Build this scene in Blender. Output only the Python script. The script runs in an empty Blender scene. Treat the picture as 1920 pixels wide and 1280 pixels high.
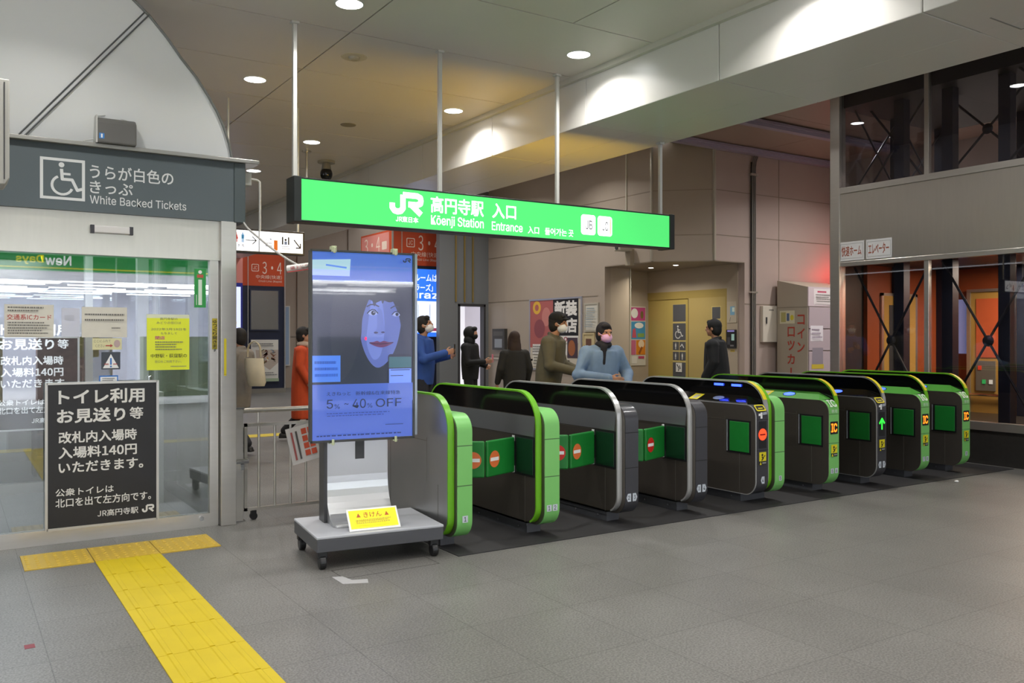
import bpy, bmesh, math, random, os
from mathutils import Vector, Matrix
random.seed(7)
SC = bpy.context.scene
COL = SC.collection
PI = math.pi

# ------------------------------------------------------------------ camera, world, exposure
cam = bpy.data.cameras.new('camera'); cam_o = bpy.data.objects.new('camera', cam); COL.objects.link(cam_o)
cam.sensor_width = 36.0; cam.lens = 1628.0/1920.0*36.0; cam.shift_y = -9.0/1920.0
cam.clip_start = 0.05; cam.clip_end = 200
cam_o.location = (0, 0, 1.5); cam_o.rotation_euler = (PI/2, 0, -math.radians(32.9))
SC.camera = cam_o
SC.view_settings.view_transform = 'Standard'; SC.view_settings.look = 'None'
SC.view_settings.gamma = 1.0; SC.view_settings.use_curve_mapping = False
SC.view_settings.exposure = 0.2
W = bpy.data.worlds.new('world'); SC.world = W; W.use_nodes = True
W.node_tree.nodes['Background'].inputs[0].default_value = (0.86, 0.89, 0.95, 1)
W.node_tree.nodes['Background'].inputs[1].default_value = 1.25
try:
    SC.cycles.use_denoising = True
    SC.cycles.max_bounces = 8; SC.cycles.transparent_max_bounces = 16
    SC.cycles.sample_clamp_indirect = 4.0; SC.cycles.caustics_reflective = False
except Exception: pass
DL_POWER = 17.0      # watts of one ceiling downlight

# ------------------------------------------------------------------ materials
def lin(h):
    h = h.lstrip('#'); r = []
    for i in (0, 2, 4):
        v = int(h[i:i+2], 16)/255.0
        r.append(v/12.92 if v <= 0.04045 else ((v+0.055)/1.055)**2.4)
    return tuple(r) + (1.0,)
MC = {}
def mat(hexc, rough=0.5, metal=0.0, emit=0.0, spec=0.5, noise=0.0, nscale=8.0, coat=0.0, bump=0.0, stretch=None):
    key = (hexc, rough, metal, emit, spec, noise, nscale, coat, bump, stretch)
    if key in MC: return MC[key]
    m = bpy.data.materials.new('paint_' + hexc.lstrip('#')); m.use_nodes = True
    nt = m.node_tree; b = nt.nodes['Principled BSDF']
    c = lin(hexc)
    b.inputs['Base Color'].default_value = c
    b.inputs['Roughness'].default_value = rough; b.inputs['Metallic'].default_value = metal
    b.inputs['Specular IOR Level'].default_value = spec
    if coat: b.inputs['Coat Weight'].default_value = coat; b.inputs['Coat Roughness'].default_value = 0.08
    if emit:
        b.inputs['Emission Color'].default_value = c; b.inputs['Emission Strength'].default_value = emit
    if noise or bump:
        tc = nt.nodes.new('ShaderNodeTexCoord'); n = nt.nodes.new('ShaderNodeTexNoise')
        n.inputs['Scale'].default_value = nscale; n.inputs['Detail'].default_value = 6
        src = tc.outputs['Object']
        if stretch:
            mp = nt.nodes.new('ShaderNodeMapping'); mp.inputs['Scale'].default_value = stretch
            nt.links.new(src, mp.inputs['Vector']); src = mp.outputs['Vector']
        nt.links.new(src, n.inputs['Vector'])
        if noise:
            r = nt.nodes.new('ShaderNodeMapRange')
            r.inputs['To Min'].default_value = 1-noise; r.inputs['To Max'].default_value = 1+noise
            nt.links.new(n.outputs['Fac'], r.inputs['Value'])
            mx = nt.nodes.new('ShaderNodeMix'); mx.data_type = 'RGBA'; mx.blend_type = 'MULTIPLY'
            mx.inputs['Factor'].default_value = 1.0; mx.inputs['A'].default_value = c
            nt.links.new(r.outputs['Result'], mx.inputs['B']); nt.links.new(mx.outputs['Result'], b.inputs['Base Color'])
        if bump:
            bp = nt.nodes.new('ShaderNodeBump'); bp.inputs['Strength'].default_value = bump
            nt.links.new(n.outputs['Fac'], bp.inputs['Height']); nt.links.new(bp.outputs['Normal'], b.inputs['Normal'])
    MC[key] = m
    return m
def glass(name, tint, refl, rough=0.0):
    m = bpy.data.materials.new(name); m.use_nodes = True; nt = m.node_tree
    for n in list(nt.nodes):
        if n.type != 'OUTPUT_MATERIAL': nt.nodes.remove(n)
    out = [n for n in nt.nodes if n.type == 'OUTPUT_MATERIAL'][0]
    t = nt.nodes.new('ShaderNodeBsdfTransparent'); t.inputs[0].default_value = tuple(tint) + (1,)
    g = nt.nodes.new('ShaderNodeBsdfGlossy'); g.inputs['Roughness'].default_value = rough
    lw = nt.nodes.new('ShaderNodeLayerWeight'); lw.inputs[0].default_value = 0.25
    mr = nt.nodes.new('ShaderNodeMapRange'); mr.inputs['To Min'].default_value = refl; mr.inputs['To Max'].default_value = min(1, refl+0.6)
    nt.links.new(lw.outputs['Fresnel'], mr.inputs['Value'])
    mx = nt.nodes.new('ShaderNodeMixShader'); nt.links.new(mr.outputs['Result'], mx.inputs[0])
    nt.links.new(t.outputs[0], mx.inputs[1]); nt.links.new(g.outputs[0], mx.inputs[2]); nt.links.new(mx.outputs[0], out.inputs[0])
    return m
STEEL = mat('#cdc9c1', 0.30, 0.85, noise=0.06, nscale=3, stretch=(1, 1, 12))
STEEL_H = mat('#cbc6bc', 0.28, 0.85, noise=0.05, nscale=3, stretch=(12, 12, 1))
CHROME = mat('#d9d9da', 0.12, 1.0)
DARKSTEEL = mat('#5b5753', 0.33, 1.0, noise=0.08, nscale=5)
BEIGE = mat('#ab9d8e', 0.42, noise=0.04, nscale=3)
CEIL = mat('#e3dcd3', 0.34, noise=0.02, nscale=2)
WHITEP = mat('#e6e8e2', 0.35)
BLACK = mat('#17171a', 0.45)
DKGREY = mat('#3a3a3d', 0.45)
WHITE = mat('#f1f1ee', 0.5)
LEDW = mat('#ffffff', 0.5, emit=14.0)
GLASS_BOOTH = glass('booth_glass', (0.90, 0.94, 0.95), 0.14)
GLASS_LIFT = glass('lift_glass', (0.88, 0.88, 0.90), 0.05)
GLASS_SMOKE = glass('smoked_glass', (0.10, 0.11, 0.11), 0.08)
SMOKE_SOLID = mat('#0b0b0c', 0.08, coat=0.6)

# ------------------------------------------------------------------ mesh helpers
class MB:
    def __init__(s): s.v = []; s.f = []; s.mi = []; s.mats = []; s.cur = 0
    def use(s, m):
        if m not in s.mats: s.mats.append(m)
        s.cur = s.mats.index(m); return s
    def add(s, vs, fs):
        k = len(s.v); s.v += [tuple(p) for p in vs]
        for f in fs: s.f.append([k+i for i in f]); s.mi.append(s.cur)
        return s
    def box(s, x0, x1, y0, y1, z0, z1):
        return s.add([(x0,y0,z0),(x1,y0,z0),(x1,y1,z0),(x0,y1,z0),(x0,y0,z1),(x1,y0,z1),(x1,y1,z1),(x0,y1,z1)],
                     [(0,3,2,1),(4,5,6,7),(0,1,5,4),(1,2,6,5),(2,3,7,6),(3,0,4,7)])
    def quad(s, *p): return s.add(p, [tuple(range(len(p)))])
    def prism(s, poly, axis, a0, a1):
        # poly: 2D points in the two other axes (in x,y,z order)
        def mk(p, a):
            return (a, p[0], p[1]) if axis == 'x' else (p[0], a, p[1]) if axis == 'y' else (p[0], p[1], a)
        n = len(poly)
        vs = [mk(p, a0) for p in poly] + [mk(p, a1) for p in poly]
        fs = [tuple(range(n)), tuple(range(2*n-1, n-1, -1))] + [(i, (i+1) % n + 0, n+(i+1) % n, n+i) for i in range(n)]
        return s.add(vs, fs)
    def strip(s, inner, outer, axis, a0, a1, closed=True):
        # ring between two outlines, with thickness
        def mk(p, a):
            return (a, p[0], p[1]) if axis == 'x' else (p[0], a, p[1]) if axis == 'y' else (p[0], p[1], a)
        n = len(inner); vs = []
        for a in (a0, a1): vs += [mk(p, a) for p in inner] + [mk(p, a) for p in outer]
        fs = []
        for i in range(n if closed else n-1):
            j = (i+1) % n
            fs += [(i, j, n+j, n+i), (2*n+i, 3*n+i, 3*n+j, 2*n+j), (n+i, n+j, 3*n+j, 3*n+i), (i, 2*n+i, 2*n+j, j)]
        if not closed:
            for i in (0, n-1): fs.append((i, n+i, 3*n+i, 2*n+i))
        return s.add(vs, fs)
    def tube(s, pts, r, n=10, caps=True):
        pts = [Vector(p) for p in pts]; rs = r if isinstance(r, (list, tuple)) else [r]*len(pts)
        vs = []; fs = []; prev = None
        for i, p in enumerate(pts):
            d = (pts[min(i+1, len(pts)-1)] - pts[max(i-1, 0)]).normalized()
            a = prev if prev is not None else (Vector((0,0,1)) if abs(d.z) < 0.9 else Vector((1,0,0)))
            u = (a - d*a.dot(d)).normalized(); w = d.cross(u); prev = u
            for k in range(n):
                t = 2*PI*k/n; vs.append(p + (u*math.cos(t) + w*math.sin(t))*rs[i])
        for i in range(len(pts)-1):
            for k in range(n):
                fs.append((i*n+k, i*n+(k+1) % n, (i+1)*n+(k+1) % n, (i+1)*n+k))
        if caps: fs += [tuple(range(n-1, -1, -1)), tuple(range((len(pts)-1)*n, len(pts)*n))]
        return s.add(vs, fs)
    def ell(s, c, r, nu=14, nv=9, rot=None):
        c = Vector(c); vs = []; fs = []
        for j in range(nv+1):
            ph = -PI/2 + PI*j/nv
            for i in range(nu):
                th = 2*PI*i/nu
                p = Vector((r[0]*math.cos(ph)*math.cos(th), r[1]*math.cos(ph)*math.sin(th), r[2]*math.sin(ph)))
                if rot is not None: p = rot @ p
                vs.append(c+p)
        for j in range(nv):
            for i in range(nu):
                fs.append((j*nu+i, j*nu+(i+1) % nu, (j+1)*nu+(i+1) % nu, (j+1)*nu+i))
        return s.add(vs, fs)
    def loft(s, rings, n=16):
        # rings: (center, rx, ry[, rot matrix]) stacked
        vs = []; fs = []
        for (c, rx, ry) in rings:
            for i in range(n):
                t = 2*PI*i/n; vs.append((c[0]+rx*math.cos(t), c[1]+ry*math.sin(t), c[2]))
        for j in range(len(rings)-1):
            for i in range(n): fs.append((j*n+i, j*n+(i+1) % n, (j+1)*n+(i+1) % n, (j+1)*n+i))
        fs += [tuple(range(n-1, -1, -1)), tuple(range((len(rings)-1)*n, len(rings)*n))]
        return s.add(vs, fs)
    def build(s, name, m=None, parent=None, bevel=0.0, smooth=False, seg=2):
        me = bpy.data.meshes.new(name); me.from_pydata(s.v, [], s.f)
        mats = s.mats if s.mats else [m]
        for x in mats: me.materials.append(x)
        if s.mats: me.polygons.foreach_set('material_index', s.mi)
        bm = bmesh.new(); bm.from_mesh(me)
        if not s.mats: bmesh.ops.recalc_face_normals(bm, faces=bm.faces)
        bm.to_mesh(me); bm.free()
        o = bpy.data.objects.new(name, me); COL.objects.link(o)
        if parent is not None: o.parent = parent
        if bevel:
            b = o.modifiers.new('bevel', 'BEVEL'); b.width = bevel; b.segments = seg; b.limit_method = 'ANGLE'; b.angle_limit = math.radians(40)
        if smooth:
            me.polygons.foreach_set('use_smooth', [True]*len(me.polygons))
            try: me.set_sharp_from_angle(angle=math.radians(40))
            except Exception: pass
        me.update()
        return o
def tag(o, label=None, cat=None, group=None, kind=None):
    if label: o['label'] = label
    if cat: o['category'] = cat
    if group: o['group'] = group
    if kind: o['kind'] = kind
    return o
def thing(name, label, cat, loc=(0,0,0), rz=0.0, group=None):
    o = bpy.data.objects.new(name, None); COL.objects.link(o); o.location = loc; o.rotation_euler = (0, 0, rz)
    o.empty_display_size = 0.1
    return tag(o, label, cat, group)
def box(name, m, x0, x1, y0, y1, z0, z1, parent=None, bevel=0.0):
    return MB().box(x0, x1, y0, y1, z0, z1).build(name, m, parent, bevel)
def struct(o): o['kind'] = 'structure'; return o
def copy_tree(o, parent=None):
    c = o.copy(); COL.objects.link(c)
    if parent is not None: c.parent = parent; c.matrix_parent_inverse = o.matrix_parent_inverse.copy()
    for ch in o.children: copy_tree(ch, c)
    return c

# printed surfaces: a frame (origin, right, up) and flat inks laid on it
class Fr:
    def __init__(s, o, u, v=(0,0,1)):
        s.o = Vector(o); s.u = Vector(u).normalized(); s.v = Vector(v).normalized(); s.n = s.u.cross(s.v)
    def p(s, a, b, k=0.0): return s.o + s.u*a + s.v*b + s.n*k
def front(x, y, z): return Fr((x, y, z), (1,0,0))       # faces -y
def side(x, y, z): return Fr((x, y, z), (0,-1,0))       # faces -x, read from y high to y low
TXT = {}
try: SANS = bpy.data.fonts.load(os.path.join(bpy.utils.system_resource('DATAFILES'), 'fonts', 'Inter.woff2'))
except Exception: SANS = None
try: KANJI = bpy.data.fonts.load(os.path.join(bpy.utils.system_resource('DATAFILES'), 'fonts', 'Noto Sans CJK Regular.woff2'))
except Exception: KANJI = None
def text_mesh(body, bold, serif=False):
    k = body
    if k in TXT: return TXT[k]
    cu = bpy.data.curves.new('t', 'FONT'); cu.body = body; cu.font = (KANJI if any(ord(q) > 0x2000 for q in body) else SANS) or cu.font; cu.size = 1.0; cu.resolution_u = 3
    o = bpy.data.objects.new('t', cu); COL.objects.link(o)
    bpy.context.view_layer.update()
    me = bpy.data.meshes.new_from_object(o.evaluated_get(bpy.context.evaluated_depsgraph_get()))
    vs = [v.co.copy() for v in me.vertices]; fs = [tuple(p.vertices) for p in me.polygons]
    x0 = min(v.x for v in vs); x1 = max(v.x for v in vs); y0 = min(v.y for v in vs); y1 = max(v.y for v in vs)
    vs = [((v.x-x0)/(x1-x0), (v.y-y0)/(y1-y0)) for v in vs]
    bpy.data.objects.remove(o); bpy.data.curves.remove(cu); bpy.data.meshes.remove(me)
    TXT[k] = (vs, fs); return TXT[k]
def jr(x, z, w, hh, m, t=0.15):
    P = lambda a, b: (x+a*w, z+b*hh)
    return [('l', [P(.03,.52), P(.03,.3), P(.10,.16), P(.2,.12), P(.3,.16), P(.37,.3), P(.37,.93)], t*w, m),
            ('l', [P(.37,.93), P(.82,.93), P(.93,.86), P(.95,.72), P(.93,.58), P(.82,.5), P(.54,.5)], t*w, m),
            ('l', [P(.62,.5), P(.95,.06)], t*w, m)]
def wheelchair(x, z, w, m, t=0.085):
    P = lambda a, b: (x+a*w, z+b*w)
    arc = [P(.42+.27*math.cos(math.radians(a)), .32+.27*math.sin(math.radians(a))) for a in range(115, 351, 15)]
    return [('e', x+.40*w, z+.92*w, .075*w, .075*w, m), ('l', [P(.40,.80), P(.42,.50), P(.68,.50), P(.82,.2), P(.95,.25)], t*w, m),
            ('l', [P(.41,.66), P(.64,.66)], t*w*.8, m), ('l', arc, t*w*.85, m)]
def graphic(name, parent, fr, items, off=0.002, step=0.0004):
    mb = MB(); k = off
    for it in items:
        t = it[0]; m = it[-1] if t != 't' else it[6]
        mb.use(m)
        if t == 'r':
            _, x0, x1, z0, z1, _m = it
            mb.quad(fr.p(x0,z0,k), fr.p(x1,z0,k), fr.p(x1,z1,k), fr.p(x0,z1,k))
        elif t == 'p': mb.quad(*[fr.p(a, b, k) for a, b in it[1]])
        elif t == 'e':
            _, cx, cz, rx, rz, _m = it
            mb.quad(*[fr.p(cx+rx*math.cos(2*PI*i/28), cz+rz*math.sin(2*PI*i/28), k) for i in range(28)])
        elif t == 'l':
            _, pts, w, _m = it
            for (a, b), (c, d) in zip(pts, pts[1:]):
                dx, dz = c-a, d-b; L = math.hypot(dx, dz) or 1; nx, nz = -dz/L*w/2, dx/L*w/2
                mb.quad(fr.p(a-nx,b-nz,k), fr.p(c-nx,d-nz,k), fr.p(c+nx,d+nz,k), fr.p(a+nx,b+nz,k)); k += 0.00003
            for (a, b) in pts[1:-1]:
                mb.quad(*[fr.p(a+w/2*math.cos(PI*i/8), b+w/2*math.sin(PI*i/8), k) for i in range(16)]); k += 0.00003
        elif t == 't':
            body, x0, x1, z0, z1 = it[1:6]; bold = it[7] if len(it) > 7 else 0.0
            vs, fs = text_mesh(body, bold)
            e = bold*(z1-z0)*0.9
            for dx, dz in ([(0, 0)] if not bold else [(e, e), (-e, -e), (e, -e), (-e, e), (0, 0)]):
                mb.add([fr.p(x0+e+a*(x1-x0-2*e)+dx, z0+e+b*(z1-z0-2*e)+dz, k) for a, b in vs], fs); k += 0.00004
        k += step
    return mb.build(name, None, parent)
def soft(P, n=5):
    out = []; N = len(P)
    for i in range(N):
        a, b, c, d = [Vector(P[(i+q) % N]) for q in (-1, 0, 1, 2)]
        for k in range(n):
            q = k/n; w = .5*((2*b)+(-a+c)*q+(2*a-5*b+4*c-d)*q*q+(-a+3*b-3*c+d)*q**3); out.append((w.x, w.y))
    return out
def lines(x0, x1, z0, z1, n, m, fill=0.45, ragged=0.3):
    # rows of print too small to read
    out = []; h = (z1-z0)/n
    for i in range(n):
        zt = z1-(i+0.5)*h; x = x0; e = x1-(x1-x0)*ragged*random.random()
        while x < e:
            w = (x1-x0)*(0.02+0.03*random.random()); out.append(('r', x, min(x+w, e), zt-h*fill/2, zt+h*fill/2, m)); x += w*1.35
    return out

# ------------------------------------------------------------------ the setting
def tile_floor():
    m = bpy.data.materials.new('granite_tiles'); m.use_nodes = True; nt = m.node_tree; b = nt.nodes['Principled BSDF']
    tc = nt.nodes.new('ShaderNodeTexCoord'); mp = nt.nodes.new('ShaderNodeMapping'); mp.inputs['Location'].default_value = (-0.385+6.25, -3.25+6.4, 0)
    br = nt.nodes.new('ShaderNodeTexBrick'); br.offset = 0.0; br.squash = 1.0
    br.inputs['Scale'].default_value = 1.0; br.inputs['Mortar Size'].default_value = 0.0028; br.inputs['Mortar Smooth'].default_value = 0.2
    br.inputs['Brick Width'].default_value = 0.625; br.inputs['Row Height'].default_value = 0.64
    br.inputs['Color1'].default_value = lin('#72706c'); br.inputs['Color2'].default_value = lin('#6e6c68'); br.inputs['Mortar'].default_value = lin('#595754')
    nt.links.new(tc.outputs['Object'], mp.inputs['Vector']); nt.links.new(mp.outputs['Vector'], br.inputs['Vector'])
    n1 = nt.nodes.new('ShaderNodeTexNoise'); n1.inputs['Scale'].default_value = 95; n1.inputs['Detail'].default_value = 3
    n2 = nt.nodes.new('ShaderNodeTexNoise'); n2.inputs['Scale'].default_value = 1.1; n2.inputs['Detail'].default_value = 7; n2.inputs['Roughness'].default_value = 0.65
    cur = br.outputs['Color']
    for n, lo, hi, a, bb in ((n1, 0.38, 0.62, 0.70, 1.28), (n2, 0.3, 0.7, 0.86, 1.10)):
        nt.links.new(tc.outputs['Object'], n.inputs['Vector'])
        r = nt.nodes.new('ShaderNodeMapRange'); r.inputs['From Min'].default_value = lo; r.inputs['From Max'].default_value = hi
        r.inputs['To Min'].default_value = a; r.inputs['To Max'].default_value = bb
        nt.links.new(n.outputs['Fac'], r.inputs['Value'])
        mx = nt.nodes.new('ShaderNodeMix'); mx.data_type = 'RGBA'; mx.blend_type = 'MULTIPLY'; mx.inputs['Factor'].default_value = 1
        nt.links.new(cur, mx.inputs['A']); nt.links.new(r.outputs['Result'], mx.inputs['B']); cur = mx.outputs['Result']
    nt.links.new(cur, b.inputs['Base Color'])
    b.inputs['Roughness'].default_value = 0.42; b.inputs['Specular IOR Level'].default_value = 0.45
    return m
struct(box('floor', tile_floor(), -9, 20, -16, 27, -0.2, 0))
# main ceiling of metal panels with open joints
cb = MB(); ys = [5.43+1.135*k for k in range(-18, 18)]
for i in range(len(ys)-1):
    y0, y1 = ys[i]+0.005, ys[i+1]-0.005
    xs = [-9, -4.2, -0.75, 2.7] + ([4.08] if y1 < 5.5 else []) + [4.96]
    for a, b_ in zip(xs, xs[1:]): cb.box(a+0.006, b_-0.006, y0+.002, y1-.002, 3.944, 3.97)
struct(cb.build('ceiling', CEIL))
struct(box('ceiling_plenum', BLACK, -9, 5.0, -16, 27, 3.99, 4.05))
# dropped beam
bw = mat('#dedbd4', 0.30); bq = [3.07+1.66*k for k in range(-12, 15)]
bm_ = MB()
for a, b_ in zip(bq, bq[1:]):
    bm_.box(4.95, 5.6, a+0.004, b_-0.004, 3.465, 3.93); bm_.box(5.6, 6.12, a+0.002, b_-0.002, 3.465, 4.0)
struct(bm_.build('trim_1', bw, None, 0.006))
struct(box('trim_2', BLACK, 4.97, 6.10, -16, 26, 3.48, 4.95))
struct(box('trim_3', mat('#cfccc0', 0.4), 4.905, 4.96, -16, 26, 3.895, 3.944))
struct(MB().box(5.381, 5.752, 2.886, 2.896, 3.4625, 3.465).box(5.742, 5.752, 2.591, 2.891, 3.4625, 3.465).build('trim_21', mat('#8d8b85', .5)))
# higher ceiling over the passage, with two painted rails
pc = MB()
for a in range(8):
    for k in range(3): pc.box(6.12+3.2*k+.005, 9.32+3.2*k-.005, -6+2.15*a+.005, -6+2.15*(a+1)-.005, 4.93, 4.96)
struct(pc.build('ceiling_passage', mat('#a08a7c', 0.4)))
struct(box('ceiling_passage_plenum', BLACK, 6.1, 16, -7, 11.5, 4.97, 5.02))
lav = mat('#a096aa', 0.4)
for k, y in enumerate((10.86, 9.35)):
    struct(MB().box(6.12, 16, y, y+0.12, 4.82, 4.93).box(6.12, 16, y-0.05, y, 4.87, 4.91).build('trim_%d' % (4+k), lav))
struct(box('wall_beam_upper', bw, 6.10, 6.14, -7, 26, 4.0, 5.0))

# right hand wall of the gate hall with its toilet recess
wl = MB()
wl.box(10.6, 10.75, 13.09, 17.4, 0, 5.0)
wl.box(10.6, 10.75, 11.755, 13.09, 2.86, 5.0)
struct(wl.build('wall_right', BEIGE))
struct(MB().prism([(10.6,11.755), (11.4,11.0), (11.5,11.1), (10.7,11.855)], 'z', 2.86, 5.0).build('wall_corner', BEIGE))
wb = MB(); wb.box(11.4, 12.17, 11.0, 11.15, 2.86, 5.0); wb.box(12.17, 17, 11.0, 11.15, 0, 5.0)
struct(wb.build('wall_passage', mat('#b3a198', 0.42, noise=0.04, nscale=3)))
rc = MB()
rc.box(10.75, 11.23, 13.09, 13.7, 0, 2.842); rc.box(11.23, 12.3, 13.6, 13.75, 0, 2.842); 
rc.box(12.15, 12.3, 11.15, 11.41, 0, 2.842); rc.box(12.15, 12.3, 11.41, 13.6, 2.40, 2.842)
struct(rc.build('wall_recess', mat('#b5a795', 0.38)))
struct(MB().prism([(10.6,13.09), (10.6,11.755), (11.4,11.0), (12.17,11.0), (12.17,11.15), (12.17,13.62), (10.75,13.62), (10.75,13.09)], 'z', 2.842, 2.859).build('ceiling_recess', mat('#8d8070', 0.4)))
jn = mat('#8f8272', 0.5); j = MB()
for z in (2.30,): j.box(10.594, 10.6, 13.3, 17.4, z-.008, z+.008)
for z in (3.32, 4.12): j.box(10.594, 10.6, 11.76, 17.4, z-.006, z+.006)
for y in (13.86, 15.66): j.box(10.594, 10.6, y-.006, y+.006, 0, 2.3)
j.box(10.594, 10.6, 13.2, 17.4, 1.02, 1.05)
struct(j.build('trim_6', jn))
j = MB()
for z in (3.32, 4.12): j.box(11.4, 17, 10.994, 11.0, z-.006, z+.006)
for x in (13.1, 14.6): j.box(x-.005, x+.005, 10.994, 11.0, 0, 5)
for z in (2.1,): j.box(12.17, 17, 10.994, 11.0, z-.006, z+.006)
struct(j.build('trim_7', jn))
j = MB()
for z in (3.32, 4.12):
    j.prism([(10.596,11.751), (11.396,10.996), (11.4,11.0), (10.6,11.755)], 'z', z-.006, z+.006)
struct(j.build('trim_8', jn))
tm = mat('#b7b2a2', 0.3, 0.6)
struct(MB().box(10.575, 10.615, 11.735, 11.775, 2.86, 4.95).box(11.375, 11.42, 10.975, 11.02, 2.86, 4.95).build('trim_9', tm, None, 0.004))
struct(MB().box(10.58, 10.6, 12.43, 12.46, 2.86, 4.95).box(11.225, 11.245, 13.07, 13.1, 0, 2.86).build('trim_10', mat('#d9d6c6', 0.3, 0.5)))
# far ends
struct(box('wall_left_blocker', mat('#6f6862', 0.5), -9.2, -9, 11, 25, 0, 3.9))  # unseen segment, added to keep the bright world out of the lift glass
struct(box('wall_far', mat('#9d8c79', 0.5, noise=0.04), -9, 16, 25, 25.2, 0, 5))
struct(box('wall_side', mat('#b3a8a0', 0.5), 14.8, 15.0, -5, 11.0, 0, 4.93))
gw = MB(); gm = mat('#75787a', 0.4)
gw.box(9.3, 9.8, 17.4, 17.55, 0, 4.9); gw.box(10.49, 10.75, 17.4, 17.55, 0, 4.9); gw.box(9.8, 10.49, 17.4, 17.55, 2.24, 4.9)
struct(gw.build('wall_back', gm))
br = mat('#b09a5a', 0.3, 0.8)
struct(MB().box(9.70, 9.73, 17.37, 17.4, 2.3, 4.4).box(9.93, 9.96, 17.37, 17.4, 2.3, 4.4).box(10.15, 10.18, 17.37, 17.4, 2.3, 4.4).build('trim_11', br))
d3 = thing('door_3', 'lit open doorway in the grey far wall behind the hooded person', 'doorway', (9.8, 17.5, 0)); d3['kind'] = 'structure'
MB().box(-.02, .03, -.12, .05, 0, 2.24).box(.66, .71, -.12, .05, 0, 2.24).box(-.02, .71, -.12, .05, 2.2, 2.26).build('door_frame', DKGREY, d3)
MB().box(.0, .42, .36, .4, 0, 2.3).build('back_wall', mat('#e9e7ee', 0.5, emit=0.8), d3)  # wall glows in place of lamps inside the doorway
MB().box(.42, 1.2, .35, .4, 0, 2.3).build('side_wall', mat('#cfc8d4', 0.5, emit=0.55), d3)  # weaker glow put into this wall as its light

# rubber mat under the gates
tag(box('rubber_mat', mat('#2b2a2b', 0.55, noise=0.12, nscale=4), 2.91, 10.12, 5.17, 7.3, 0, 0.006), 'long dark rubber mat running under the row of ticket gates', 'mat')
# tactile paving
ty1 = mat('#c4a436', 0.5, noise=0.08, nscale=6); ty2 = mat('#c4ac00', 0.6, noise=0.10, nscale=5)
TT = 0.412
tb = MB(); tb.box(-TT/2+.003, TT/2-.003, -.217, .217, 0, .006)
for i in range(7):
    for k in range(7):
        x, y = -.174+i*.058, -.18+k*.06
        tb.loft([((x,y,.006), .013, .013), ((x,y,.0105), .0095, .0095)], 8)
w0 = tb.build('warning_tile', ty1)
for k in range(3):
    o = w0 if k == 0 else w0.copy()
    if k: COL.objects.link(o)
    o.location = (0.395+TT*(k+.5), 6.57, 0)
    tag(o, ['yellow dotted warning tile at the left end of the row before the glass door', 'yellow dotted warning tile the bar strip runs into, before the glass door', 'yellow dotted warning tile at the right end of the row, nearest the barrier'][k], 'tactile tile', 'dotted warning tiles before the door')
tb = MB(); tb.box(-TT/2+.002, TT/2-.002, -.205+.0015, .205-.0015, 0, .006)
for i in range(4):
    x = -.147+i*.098
    tb.prism([(x-.015,.006), (x+.015,.006), (x+.010,.010), (x-.010,.010)], 'y', -.197, .197)
g0 = tb.build('guide_tile', ty2)
for k in range(13):
    o = g0 if k == 0 else g0.copy()
    if k: COL.objects.link(o)
    o.location = (1.014, 6.348-.205-.41*k, 0)
    tag(o, 'yellow ribbed guide tile in the strip leading to the glass door', 'tactile tile', 'ribbed guide tiles of the yellow strip')
tag(box('tape_mark', mat('#7d3038', 0.6), .30, .345, 4.77, 4.83, 0, .0015), 'small dark red tape mark stuck on the floor tiles', 'tape')
tag(MB().prism([(2.0,4.98), (2.14,4.92), (2.17,5.0), (2.08,5.03), (2.06,5.14), (2.0,5.16)], 'z', 0, .0012).build('tape_scrap', mat('#b4b3b2', 0.35)), 'pale peeling tape scrap on the floor before the display', 'tape')
tag(MB().ell((8.70, 5.02, .012), (.03, .018, .012), 8, 5).build('paper_scrap', WHITE), 'crumpled white paper scrap on the floor before the gates', 'litter')
fh = MB()
for a in ((2.05,2.72,5.085,5.09), (2.05,2.72,5.30,5.305), (2.05,2.055,5.085,5.305), (2.715,2.72,5.085,5.305)): fh.box(*a, 0, .001)
tag(fh.build('floor_hatch', mat('#4a4744', 0.5)), 'dark outlined hatch let into the floor under the display', 'hatch')

# ------------------------------------------------------------------ ceiling fittings
dl_proto = None
def downlight(x, y, z, r, label, power, color=(1, .98, .955), grp='round ceiling downlights'):
    global dl_proto
    t = thing('downlight', label, 'ceiling light', (x, y, z), 0, grp)
    n = 32; ring = MB()
    inn = [(r*math.cos(2*PI*i/n), r*math.sin(2*PI*i/n)) for i in range(n)]; outr = [(a*1.08, b*1.08) for a, b in inn]
    ring.strip(inn, outr, 'z', -.006, .0); ring.build('rim', WHITEP, t)
    MB().loft([((0,0,-.003), r, r), ((0,0,-.001), r, r)], n).build('diffuser', LEDW, t)
    if power:
        l = bpy.data.lights.new('downlight_lamp', 'AREA'); l.shape = 'DISK'; l.size = r*1.9; l.energy = power; l.color = color; l.spread = math.radians(140)
        lo = bpy.data.objects.new('downlight_lamp', l); COL.objects.link(lo); lo.parent = t; lo.location = (0, 0, -.012)
    return t
DLs = []
names = {(4.57,6.0): 'lit round downlight beside the beam, between the second and third sign poles', (2.46,6.0): 'lit round downlight at the top edge, nearest the first sign pole',
         (2.43,8.25): 'lit round downlight left of the first sign pole, right of the white arch', (4.57,8.23): 'lit round downlight just behind the second sign pole'}
for x, y in ((4.57,6.0), (2.46,6.0), (2.43,8.25), (4.57,8.23)): downlight(x, y, 3.944, .098, names[(x,y)], DL_POWER)
downlight(3.81, 10.52, 3.944, .1, 'lit round downlight above the dome camera', DL_POWER)
downlight(3.75, 12.8, 3.944, .1, 'lit round downlight peeping out at the end of the grey booth sign', DL_POWER)
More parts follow.
